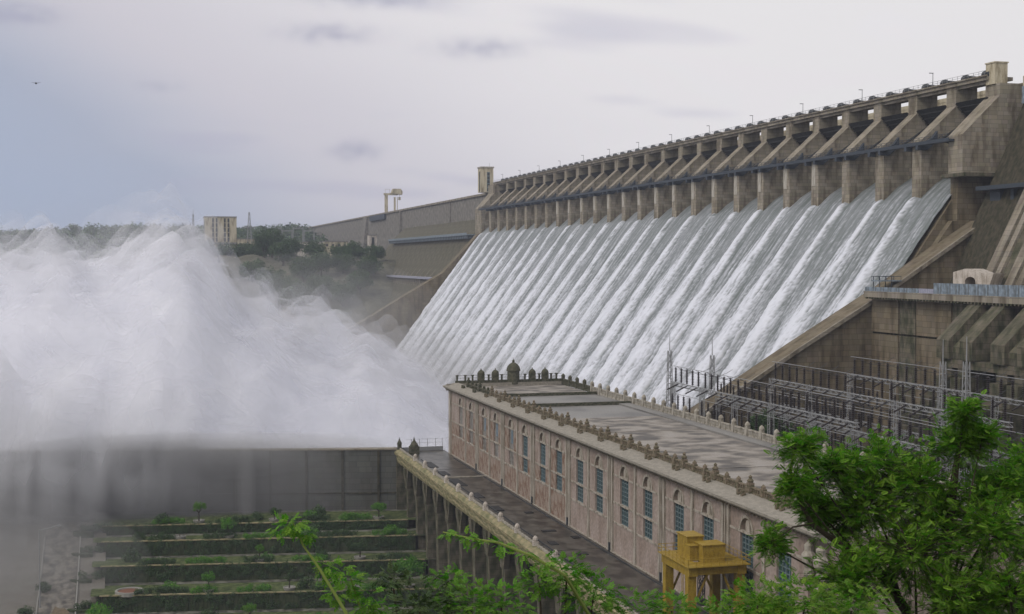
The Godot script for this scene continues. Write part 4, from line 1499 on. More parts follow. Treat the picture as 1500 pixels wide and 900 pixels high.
func garden() -> void:
	var b := MB.new()
	# wall between the river and the garden
	var rw := base("river_wall", Vector3(0, -17, -357), "high dark mossy wall between the river and the terraced garden", "wall")
	rw.position = Vector3(67.6, -17, -357)
	rw.rotation.y = -atan(0.215)
	b.box2(Vector3(-190, -6.0, -1.2), Vector3(0, 16.9, 1.0))
	part(b, "wall", M["wet_wall"], rw)
	b = MB.new()
	b.box2(Vector3(-190, 16.9, -1.5), Vector3(-0.3, 17.3, 1.3))
	part(b, "coping", M["concrete"], rw)
	b = MB.new()
	var x := -186.0
	while x < -1.0:
		b.box2(Vector3(x, -6.0, 1.0), Vector3(x + 0.6, 16.8, 1.35))
		x += 9.5
	part(b, "pilaster_strips", M["mossy"], rw)
	b = MB.new()
	b.box2(Vector3(-190, 5.3, 1.0), Vector3(-0.3, 5.7, 1.2))
	part(b, "ledge", M["mossy"], rw)
	# lawns, each one step down towards the hill
	for k in 6:
		b = MB.new()
		var y: float = WALLS[k][0] if k < 5 else WALLS[4][1]
		for i in 10:
			var xa := -10.0 + 8.8 * i
			var xb := xa + 8.8
			var far_a := -356.5 - slant(xa) if k == 0 else wall_z(k - 1, xa) - 0.4
			var far_b := -356.5 - slant(xb) if k == 0 else wall_z(k - 1, xb) - 0.4
			var near_a := wall_z(k, xa) if k < 5 else -255.0
			var near_b := wall_z(k, xb) if k < 5 else -255.0
			b.quad(Vector3(xa, y, far_a), Vector3(xb, y, far_b), Vector3(xb, y, near_b), Vector3(xa, y, near_a), Vector3.UP)
		setting(b, "lawn", M["lawn"])
		b = MB.new()
		for i in 10:
			var xa := -10.0 + 8.8 * i
			var xb := xa + 8.8
			var fa := (-356.2 - slant(xa) if k == 0 else wall_z(k - 1, xa) + 0.3)
			var fb := (-356.2 - slant(xb) if k == 0 else wall_z(k - 1, xb) + 0.3)
			b.quad(Vector3(xa, y + 0.02, fa), Vector3(xb, y + 0.02, fb), Vector3(xb, y + 0.02, fb + 2.4), Vector3(xa, y + 0.02, fa + 2.4), Vector3.UP)
		setting(b, "garden_path", M["path_wet"])
	# retaining walls, ivy-dark, with coping kerbs, each in panels
	var words := ["topmost", "second from the top", "third from the top", "fourth from the top", "lowest"]
	for k in 5:
		var y1: float = WALLS[k][0]
		var y0: float = WALLS[k][1]
		var t := base("terrace_wall", Vector3(28, y0, wall_z(k, 28)), "dark overgrown retaining wall, %s of the garden terraces" % words[k], "retaining wall", "terrace walls")
		for i in 12:
			b = MB.new()
			var xa := -7.5 + 6.2 * i
			var xb := xa + 6.15
			var za := wall_z(k, xa)
			var zb := wall_z(k, xb)
			b.quad(Vector3(xa, y0 - 0.3, za), Vector3(xb, y0 - 0.3, zb), Vector3(xb, y1, zb), Vector3(xa, y1, za), Vector3(0, 0, 1))
			b.quad(Vector3(xa, y1, za), Vector3(xb, y1, zb), Vector3(xb, y1, zb - 0.6), Vector3(xa, y1, za - 0.6), Vector3.UP)
			b.quad(Vector3(xb, y0, zb), Vector3(xb, y1, zb), Vector3(xb, y1, zb - 0.6), Vector3(xb, y0, zb - 0.6), Vector3(1, 0, 0))
			b.box(Vector3(xb, (y0 + y1) * 0.5, zb + 0.12), Vector3(0.5, y1 - y0, 0.3))
			part(b, "panel", M["hedge_wall"], t, -t.position)
		b = MB.new()
		var a0 := Vector3(-8, y1 + 0.1, wall_z(k, -8))
		var a1 := Vector3(67, y1 + 0.1, wall_z(k, 67))
		var dir := (a1 - a0).normalized()
		b.box((a0 + a1) * 0.5, Vector3(a0.distance_to(a1), 0.25, 0.7), Basis(dir, Vector3.UP, dir.cross(Vector3.UP)))
		part(b, "coping", M["beam_yellow"], t, -t.position)
		# ivy hanging over the wall
		var w := []
		for i in 260:
			var xx := rng.randf_range(-7.5, 66.5)
			var yy := lerpf(y0, y1, pow(rng.randf(), 0.7))
			var s := rng.randf_range(0.5, 1.1)
			w.append(Transform3D(Basis.from_euler(Vector3(rng.randf() * 6, rng.randf() * 6, 0)).scaled(Vector3(s, s, s * 0.6)), Vector3(xx, yy, wall_z(k, xx) + 0.25) - t.position))
		var iv := scatter(clump, M["leaf_dark"], w, "ivy", t)
		iv.set_meta("kind", "stuff")
		# rounded planter bed where the terrace meets the ramp
		var pb := base("planter_bed", Vector3(-10, y0, wall_z(k, -10) + 0.5), "curved kerbed bed with dark bushes at the ramp end of a terrace", "planter bed", "beds beside the ramp")
		b = MB.new()
		for i in 8:
			var g0 := PI * 0.5 + PI * i / 8.0
			var g1 := PI * 0.5 + PI * (i + 1) / 8.0
			b.quad(Vector3(cos(g0) * 5.0, -1.5, sin(g0) * 2.2), Vector3(cos(g1) * 5.0, -1.5, sin(g1) * 2.2), Vector3(cos(g1) * 5.0, 1.4, sin(g1) * 2.2), Vector3(cos(g0) * 5.0, 1.4, sin(g0) * 2.2), Vector3(cos(g0), 0, sin(g0)))
			b.tri(Vector3(0, 1.4, 0), Vector3(cos(g0) * 5.0, 1.4, sin(g0) * 2.2), Vector3(cos(g1) * 5.0, 1.4, sin(g1) * 2.2), Vector3.UP)
		part(b, "kerb", M["hedge_wall"], pb)
		w = []
		for i in 34:
			w.append(Transform3D(Basis.from_euler(Vector3(rng.randf() * 6, rng.randf() * 6, 0)).scaled(Vector3.ONE * rng.randf_range(0.5, 1.0)), Vector3(rng.randf_range(-3.0, 6.0), 1.5 + rng.randf() * 1.3 * 0.9, rng.randf_range(-1.2, 0.8))))
		scatter(clump, M["leaf_dark"], w, "bushes", pb)
	# ramp ground, road and flooded strip on the left
	b = MB.new()
	sheet(b, -120, -7, 40, -400, -240, 80, side_height)
	setting(b, "ramp_ground", M["flood"])
	b = MB.new()
	var road := func(xx: float, z: float) -> float: return side_height(xx, z) + 0.1
	sheet(b, -21.5, -13.5, 4, -372, -250, 66, road)
	setting(b, "road", M["road"])
	b = MB.new()
	for s in [-21.7, -13.3]:
		for i in 50:
			var za := -352.0 + 2.0 * i
			b.quad(Vector3(s, side_height(s, za) + 0.45, za), Vector3(s + 0.3, side_height(s, za) + 0.45, za), Vector3(s + 0.3, side_height(s, za + 2) + 0.45, za + 2), Vector3(s, side_height(s, za + 2) + 0.45, za + 2), Vector3.UP)
			b.quad(Vector3(s, side_height(s, za) + 0.45, za), Vector3(s, side_height(s, za + 2) + 0.45, za + 2), Vector3(s, side_height(s, za + 2) - 0.3, za + 2), Vector3(s, side_height(s, za) - 0.3, za), Vector3(-1, 0, 0))
			b.quad(Vector3(s + 0.3, side_height(s, za) + 0.45, za), Vector3(s + 0.3, side_height(s, za + 2) + 0.45, za + 2), Vector3(s + 0.3, side_height(s, za + 2) - 0.3, za + 2), Vector3(s + 0.3, side_height(s, za) - 0.3, za), Vector3(1, 0, 0))
	setting(b, "kerb", M["planter"])
	b = MB.new()
	var poly := []
	for i in 12:
		var a := TAU * i / 12.0
		poly.append(Vector3(-16.6 + cos(a) * 2.3 * (1 + 0.2 * sin(i * 2.3)), 0, -314 + sin(a) * 8.0 * (1 + 0.2 * cos(i * 1.7))))
	for i in 12:
		var pa: Vector3 = poly[i]
		var pc: Vector3 = poly[(i + 1) % 12]
		pa.y = side_height(pa.x, pa.z) + 0.16
		pc.y = side_height(pc.x, pc.z) + 0.16
		b.tri(Vector3(-16.6, side_height(-16.6, -314) + 0.18, -314), pa, pc, Vector3.UP)
	setting(b, "earth_patch", M["earth"])
	# street lamp
	var lp := Vector3(-20.9, side_height(-20.9, -322), -322)
	var l := base("street_lamp", lp, "slender grey street lamp leaning its arm over the ramp road", "street lamp")
	b = MB.new()
	b.tube(Vector3(0, -0.5, 0), Vector3(0, 17.6, 0), 0.16, 0.09, 6)
	part(b, "pole", M["galvanised"], l)
	b = MB.new()
	b.tube(Vector3(0, 17.5, 0), Vector3(3.6, 18.4, 0), 0.08, 0.06, 5)
	part(b, "arm", M["galvanised"], l)
	b = MB.new()
	b.box(Vector3(4.1, 18.45, 0), Vector3(1.1, 0.22, 0.4))
	part(b, "lamp_head", M["galvanised"], l)
	# little clipped trees in round tubs, one by one
	var spots := [
		["clipped umbrella tree in a round stone tub on the fourth lawn", 16.0, 3, 4.6, 1.5, "leaf"],
		["lone palm-headed tree on the top lawn by the river wall", 15.4, 0, 5.4, 1.6, "leaf_bright"],
		["small yellowish clipped tree on the third lawn", 28.5, 2, 4.2, 1.1, "leaf_bright"],
		["bare stemmed sapling in a round tub on the fourth lawn", 34.0, 3, 4.0, 0.8, "leaf_dark"],
		["leafy bush growing from a tub between the lawns and the buttresses", 50.0, 3, 3.8, 1.9, "leaf"],
		["dark round tree in a white tub on the third lawn", 52.0, 2, 4.2, 1.7, "leaf_dark"],
		["dark cone-shaped tree at the ramp end of the second lawn", 10.5, 1, 2.8, 1.2, "leaf_dark"],
		["bright bushy tree behind the second terrace wall", 22.0, 1, 4.8, 2.0, "leaf"],
		["spreading tree under the deck buttresses on the fourth lawn", 61.0, 3, 6.5, 3.4, "leaf"],
		["yellow-green sapling on the lowest lawn", 24.0, 4, 4.0, 1.5, "leaf_bright"],
		["small dark tree beside the top lawn path", 34.0, 0, 3.4, 1.6, "leaf_dark"],
		["pale green tree near the far end of the deck on the top lawn", 60.0, 0, 4.0, 2.0, "leaf"],
	]
	for i in spots.size():
		var s: Array = spots[i]
		var k: int = s[2]
		var y: float = WALLS[k][0]
		var at := Vector3(s[1], y, wall_z(k, s[1]) - 1.9)
		var tree := leaf_tree("tub_tree", at, s[3], s[4], s[5], s[0], "tree", "small trees on the garden lawns", 300 + i, 34, 0.55)
		b = MB.new()
		b.lathe(Vector3.ZERO, [Vector2(0.9, -0.2), Vector2(1.3, 0.25), Vector2(1.45, 0.7), Vector2(1.5, 0.8), Vector2(1.3, 0.8), Vector2(1.25, 0.6), Vector2(0, 0.6)], 12)
		part(b, "tub", M["planter"], tree)
	# hedges and low beds along the lawn edges
	var hs := [[0, 24.0, 9.0, "leaf_dark"], [0, 42.0, 12.0, "leaf_dark"], [1, 6.0, 6.0, "leaf_dark"], [1, 33.0, 14.0, "leaf"], [2, 5.0, 8.0, "leaf_dark"], [2, 40.0, 8.0, "leaf"], [3, 5.5, 12.0, "leaf_dark"], [3, 26.0, 7.0, "leaf"], [3, 42.0, 6.0, "leaf_dark"], [4, 8.0, 10.0, "leaf_dark"], [4, 47.0, 9.0, "leaf"], [2, 60.0, 8.0, "leaf_dark"], [4, 60.0, 7.0, "leaf_dark"], [0, 8.0, 7.0, "leaf"], [0, 54.0, 8.0, "leaf"], [1, 20.0, 8.0, "leaf_dark"], [1, 48.0, 10.0, "leaf_dark"], [1, 61.0, 8.0, "leaf"], [2, 16.0, 9.0, "leaf"], [2, 28.0, 7.0, "leaf_dark"], [3, 15.0, 6.0, "leaf"], [3, 55.0, 9.0, "leaf"], [4, 20.0, 8.0, "leaf"], [4, 34.0, 10.0, "leaf"]]
	var kinds := {"leaf": "mid green", "leaf_dark": "dark green"}
	for i in hs.size():
		var h: Array = hs[i]
		var k: int = h[0]
		shrub("hedge", Vector3(h[1], WALLS[k][0], wall_z(k, h[1]) - 1.2), Vector3(h[2], 1.7, 1.6), h[3], "low %s hedge along the edge of a garden lawn" % kinds[h[3]], "%s hedges of the garden" % kinds[h[3]], 400 + i, int(h[2] * 5))
	# odd shrubs left to grow on the lawns
	for i in 26:
		var k := i % 5
		var x2 := rng.randf_range(-3.0, 64.0)
		var sz := rng.randf_range(1.4, 3.6)
		var nm: String = ["dark", "light"][i % 2]
		shrub("lawn_shrub", Vector3(x2, WALLS[k][0], wall_z(k, x2) - rng.randf_range(1.0, 5.0)), Vector3(sz, sz * rng.randf_range(0.6, 1.1), sz * 0.8), "leaf_dark" if i % 2 == 0 else "leaf", "loose %s green shrub growing on a garden terrace" % nm, "%s shrubs of the terraces" % nm, 700 + i, 12)
	# kerbed flower bed with red soil
	var fb := base("flower_bed", Vector3(-1.5, WALLS[3][0], wall_z(3, -1.5) - 2.6), "round stone-edged flower bed of red soil by the ramp", "flower bed")
	b = MB.new()
	b.lathe(Vector3.ZERO, [Vector2(3.2, -0.2), Vector2(3.2, 0.7), Vector2(2.7, 0.7), Vector2(2.6, 0.4)], 16)
	part(b, "stone_edge", M["planter"], fb)
	b = MB.new()
	b.lathe(Vector3.ZERO, [Vector2(2.65, 0.45), Vector2(1.2, 0.8), Vector2(0, 0.9)], 14)
	part(b, "soil", M["soil"], fb)
	# bushes left of the ramp road and by its kerb
	shrub("ramp_hedge", Vector3(-23.5, side_height(-24, -302), -300), Vector3(6.5, 2.6, 14.0), "leaf", "broad green hedge beside the ramp road kerb", "", 450, 70)
	shrub("ramp_bush", Vector3(-20.6, side_height(-20, -328), -329), Vector3(2.2, 2.4, 2.4), "leaf_dark", "round dark bush on the kerb of the ramp road", "", 451, 16)
	shrub("ramp_bush", Vector3(-23.5, side_height(-23, -320), -318), Vector3(3.5, 2.2, 3.0), "leaf_dark", "low dark bush at the foot of the street lamp", "", 452, 16)
	shrub("ramp_bush", Vector3(-8.0, WALLS[4][0], -312), Vector3(4.0, 3.4, 4.0), "leaf", "tall leafy bush beside the round flower bed", "", 453, 28)

# ---------------------------------------------------------------- the far bank
func far_bank() -> void:
	var q := RandomNumberGenerator.new()
	q.seed = 77
	var b := MB.new()
	# the wood on the far hills reads as one mass
	var w := []
	var cols := []
	for i in 5200:
		var z := -1020.0 - 1350.0 * pow(q.randf(), 0.8)
		var x := q.randf_range(-0.36, 0.14) * -z
		if x > 200.0 or (x > 20.0 and z > -1250.0):
			continue
		var s := q.randf_range(4.5, 8.5)
		w.append(Transform3D(Basis.from_euler(Vector3(q.randf() * 0.6, q.randf() * 6, q.randf() * 0.6)).scaled(Vector3(s, s * q.randf_range(0.7, 1.1), s)), Vector3(x, far_height(x, z) + s * 0.6, z)))
		var k := q.randf_range(0.75, 1.35)
		cols.append(Color(k * q.randf_range(0.85, 1.3), k, k))
	var o := scatter(clump, M["leaf_dark"], w, "far_wood", self, cols)
	o.set_meta("kind", "stuff")
	o.set_meta("label", "dark green wooded hills along the horizon beyond the river")
	o.set_meta("category", "wood")
	# apartment-like tower block
	var t := base("tower_block", Vector3(66.8, 57.0, -1100), "cream tower block with four strips of dark windows on the far bank", "building")
	b = MB.new()
	b.box2(Vector3(-12.3, 8.0, -18), Vector3(12.3, 27.6, 0))
	part(b, "wall", M["cream"], t)
	b = MB.new()
	b.box2(Vector3(-12.6, 27.6, -18.3), Vector3(12.6, 28.4, 0.3))
	part(b, "roof", M["far_roof"], t)
	b = MB.new()
	b.box2(Vector3(-12.0, -8.0, -17), Vector3(12.0, 6.6, -0.8))
	part(b, "ground_floor", M["cream"], t)
	b = MB.new()
	b.box2(Vector3(-12.5, 6.6, -18.2), Vector3(12.5, 8.0, 0.4))
	part(b, "ledge", M["far_roof"], t)
	for x in [-5.9, -3.2, 3.2, 6.0]:
		for y in 5:
			b = MB.new()
			b.box2(Vector3(x - 0.7, 8.4 + y * 3.8, -0.2), Vector3(x + 0.7, 11.7 + y * 3.8, 0.06))
			part(b, "window", M["dark_pane"], t)
	b = MB.new()
	b.box2(Vector3(-12.36, 10.0, -14.0), Vector3(-12.28, 26.0, -4.0))
	part(b, "side_windows", M["dark_pane"], t)
	# low annexe and sheds
	var sheds := [
		[Vector3(86.5, 57, -1100), Vector3(14, 10.5, 14), "cream", "low cream annexe beside the tower block"],
		[Vector3(97, 57, -1090), Vector3(7, 6.5, 8), "concrete", "small grey shed among the switchgear on the far bank"],
		[Vector3(128, 57, -1120), Vector3(44, 8.5, 10), "white_plaster", "long pale shed at the foot of the far dam wall"],
		[Vector3(165, 60, -1150), Vector3(20, 6.5, 10), "cream", "short cream shed against the far dam wall"],
	]
	for s in sheds:
		var h := base("shed", s[0], s[3], "building")
		var sz: Vector3 = s[1]
		b = MB.new()
		b.box2(Vector3(-sz.x * 0.5, -6, -sz.z), Vector3(sz.x * 0.5, sz.y, 0))
		part(b, "wall", M[s[2]], h)
		b = MB.new()
		b.box2(Vector3(-sz.x * 0.5 - 0.4, sz.y, -sz.z - 0.4), Vector3(sz.x * 0.5 + 0.4, sz.y + 0.6, 0.4))
		part(b, "roof", M["far_roof"], h)
		for i in int(sz.x / 5.0):
			b = MB.new()
			var x := -sz.x * 0.5 + 2.5 + i * 5.0
			b.box2(Vector3(x - 0.9, sz.y * 0.4, -0.2), Vector3(x + 0.9, sz.y * 0.7, 0.08))
			part(b, "window", M["dark_pane"], h)
	# small far houses in the wood
	for a in [[-100.0, -1240.0, "white"], [-138.0, -1300.0, "white"], [-118.0, -1250.0, "buff"], [-6.0, -1350.0, "white"]]:
		var y := far_height(a[0], a[1])
		var h := base("cottage", Vector3(a[0], y + 4.0, a[1]), "tiny %s house among the trees of the far bank" % a[2], "house", "houses in the far wood, %s" % a[2])
		b = MB.new()
		b.box2(Vector3(-5, -4, -4), Vector3(5, 4, 4))
		part(b, "wall", M["white_plaster"] if a[2] == "white" else M["cream"], h)
		b = MB.new()
		b.prism(pts([-5.6, 4.0, 5.6, 4.0, 0.0, 6.5]), -4.6, 4.6)
		part(b, "roof", M["white_plaster"], h)
	# steel towers of the far switchyard
	for a in [[Vector3(89, 57, -1100), 32.0, "tall"], [Vector3(45.9, 62, -1105), 25.0, "slim"]]:
		var h := base("pylon", a[0], "%s lattice pylon %s" % [a[2], "right of the cream tower block" if a[2] == "tall" else "left of the cream tower block, rising from the spray"], "pylon")
		b = MB.new()
		b.lattice(Vector3(0, -4, 0), Vector3(0, a[1], 0), 5.0 if a[2] == "tall" else 2.5, 0.7, 9, 0.22)
		part(b, "mast", M["galvanised"], h)
		b = MB.new()
		if a[2] == "tall":
			b.lattice(Vector3(-4.5, a[1] * 0.62, 0), Vector3(4.5, a[1] * 0.62, 0), 0.8, 0.8, 6, 0.15)
		else:
			b.tube(Vector3(0, a[1], 0), Vector3(0, a[1] + 4, 0), 0.15, 0.1, 4)
		part(b, "cross_arm", M["galvanised"], h)
	for i in 5:
		var x := 104.0 + 9.0 * i
		var h := base("bus_gantry", Vector3(x, 62, -1130), "thin grey steel portal of the far bank switchgear", "steel portal", "steel portals of the far switchgear")
		b = MB.new()
		for s in [-4.0, 4.0]:
			b.lattice(Vector3(s, -4, 0), Vector3(s, 14 + 2 * (i % 2), 0), 1.0, 0.7, 7, 0.14)
		part(b, "column", M["galvanised"], h)
		b = MB.new()
		b.lattice(Vector3(-4, 13 + 2 * (i % 2), 0), Vector3(4, 13 + 2 * (i % 2), 0), 0.8, 0.8, 6, 0.12)
		part(b, "beam", M["galvanised"], h)
	# a rock cliff and single trees on the bank below the buildings
	b = MB.new()
	var bank := func(x: float, z: float) -> float: return far_height(x, z) + 2.0 + 3.0 * sin(x * 0.13) * sin(z * 0.11)
	sheet(b, 60, 208, 40, -850, -1090, 40, bank)
	setting(b, "rocky_bank", M["cliff"])
	var spots := [[54, -1072, 17, 9], [68, -1066, 14, 9], [82, -1062, 13, 9], [94, -1060, 12, 8], [104, -1055, 10, 7], [97, -1000, 22, 9], [90, -985, 24, 8], [101, -965, 20, 8], [112, -1010, 14, 8], [128, -1000, 12, 9], [146, -990, 12, 8], [158, -1010, 13, 9], [170, -985, 14, 7], [92, -905, 24, 8], [99, -892, 26, 8], [86, -915, 20, 8], [106, -900, 18, 8], [120, -915, 14, 9], [134, -905, 16, 9], [148, -920, 15, 9], [112, -940, 16, 9], [126, -950, 15, 9], [142, -955, 14, 9], [158, -945, 15, 9], [78, -940, 16, 9]]
	for i in spots.size():
		var s: Array = spots[i]
		var x: float = s[0]
		var z: float = s[1]
		leaf_tree("bank_tree", Vector3(x, far_height(x, z) + 1.0, z), s[2], s[3], "leaf_dark", "dark bushy tree on the far bank below the buildings" if z < -1030.0 else "dark tree on the steep far bank above the spray", "tree", "trees of the far bank, upper" if z < -1030.0 else "trees of the far bank, lower", 500 + i, 60, 0.25)
	# pale machine house at the foot of the wing
	var mh := base("valve_house", Vector3(183, 66, -1075), "small white valve house with two columns at the far dam face", "building")
	b = MB.new()
	b.box2(Vector3(-3, -12, -5), Vector3(3, 4.5, 5))
	part(b, "wall", M["white_plaster"], mh)
	b = MB.new()
	b.box2(Vector3(-1.2, -12, 5.0), Vector3(1.0, 3, 5.1))
	part(b, "door", M["dark_pane"], mh)
	b = MB.new()
	b.box2(Vector3(-3.4, 4.5, -5.4), Vector3(3.4, 5.1, 5.4))
	part(b, "roof", M["far_roof"], mh)

# ---------------------------------------------------------------- what stands on the dam
func dam_fittings() -> void:
	var b := MB.new()
	var t := base("lift_tower", Vector3(205.6, 91.6, -802), "cream lift tower with a green glazed strip at the far end of the spillway", "tower")
	b.box2(Vector3(-3.4, 0, -4), Vector3(4.2, 14.6, 4))
	part(b, "wall", M["cream"], t)
	b = MB.new()
	b.box2(Vector3(-3.8, 14.6, -4.4), Vector3(4.6, 15.4, 4.4))
	part(b, "roof", M["parapet_pale"], t)
	b = MB.new()
	b.box2(Vector3(0.2, 0.5, 4.0), Vector3(2.0, 12.2, 4.12))
	var st := part(b, "glazed_strip", M["window_frame"], t)
	for i in 5:
		b = MB.new()
		b.box2(Vector3(0.4, 0.9 + 2.3 * i, 4.12), Vector3(1.8, 2.5 + 2.3 * i, 4.2))
		part(b, "pane", M["dark_pane"], st)
	b = MB.new()
	b.box2(Vector3(-3.48, 0.5, -1.0), Vector3(-3.4, 12.6, 1.6))
	part(b, "side_louvre", M["parapet_dark"], t)
	b = MB.new()
	b.tube(Vector3(2.8, 15.4, 0), Vector3(2.8, 18.0, 0), 0.1, 0.06, 4)
	part(b, "mast", M["galvanised"], t)
	# crane on the far wing
	t = base("dam_crane", Vector3(213, 91.7, -1150), "pale yellow portal crane standing on top of the far dam wall", "crane")
	for s in [[-5.0, 15.0, 2.4], [2.4, 13.0, 1.2]]:
		b = MB.new()
		b.box2(Vector3(s[0] - s[2] * 0.5, 0, -1.4), Vector3(s[0] + s[2] * 0.5, s[1], 1.4))
		part(b, "leg", M["cream"], t)
	b = MB.new()
	b.box2(Vector3(-7.0, 14.6, -1.6), Vector3(5.0, 16.2, 1.6))
	part(b, "girder", M["cream"], t)
	b = MB.new()
	b.prism(pts([-1.0, 16.2, 8.4, 15.0, 8.8, 17.5, 7.2, 20.0, 0.6, 20.0]), -2.6, 2.6)
	part(b, "machine_house", M["cream"], t)
	b = MB.new()
	b.box2(Vector3(5.6, 10.5, -0.6), Vector3(7.4, 13.0, 0.6))
	b.tube(Vector3(6.5, 13.0, 0), Vector3(6.5, 15.4, 0), 0.15, 0.15, 4)
	b.tube(Vector3(4.6, 0.0, 0), Vector3(4.6, 13.0, 0), 0.3, 0.3, 5)
	part(b, "hook_block", M["cream"], t)
	b = MB.new()
	for x in [-5.8, -2.0]:
		b.tube(Vector3(x, 16.2, 0), Vector3(x, 19.6, 0), 0.12, 0.12, 4)
	b.tube(Vector3(-5.8, 19.6, 0), Vector3(-2.0, 19.6, 0), 0.12, 0.12, 4)
	part(b, "railing", M["cream"], t)
	# lamp posts along the hoist bridge
	b = MB.new()
	b.tube(Vector3(0, 0, 0), Vector3(0, 3.9, 0), 0.1, 0.07, 5)
	var pole := b.mesh()
	b = MB.new()
	b.box(Vector3(-0.5, 3.95, 0), Vector3(1.2, 0.16, 0.3))
	var head := b.mesh()
	for k in 13:
		var l := base("lamp_post", Vector3(205.7, 96.1, -322.0 - 36.6 * k), "thin lamp post on the hoist bridge of the dam", "lamp post", "lamp posts along the hoist bridge")
		inst(pole, "pole", M["steel_dark"], l)
		inst(head, "lamp_head", M["steel_dark"], l)
	# a bird over the far bank
	t = base("bird", Vector3(-10.1, 69.5, -159), "small dark bird gliding high over the spray", "bird")
	b = MB.new()
	b.lathe(Vector3.ZERO, [Vector2(0.0, -0.1), Vector2(0.07, -0.03), Vector2(0.09, 0.05), Vector2(0.0, 0.14)], 6)
	b.prism_x(PackedVector2Array([Vector2(-0.45, 0.0), Vector2(0.35, 0.0), Vector2(0.42, 0.05), Vector2(0.1, 0.12), Vector2(-0.25, 0.08)]), -0.07, 0.07)
	part(b, "body", M["dark_pane"], t)
	for s in [-1.0, 1.0]:
		b = MB.new()
		b.tri(Vector3(s * 0.05, 0.05, 0.15), Vector3(s * 0.05, 0.05, -0.15), Vector3(s * 0.6, 0.16, 0.0), Vector3.UP)
		b.tri(Vector3(s * 0.05, 0.03, 0.15), Vector3(s * 0.05, 0.03, -0.15), Vector3(s * 0.6, 0.15, 0.0), Vector3.DOWN)
		part(b, "wing", M["dark_pane"], t)

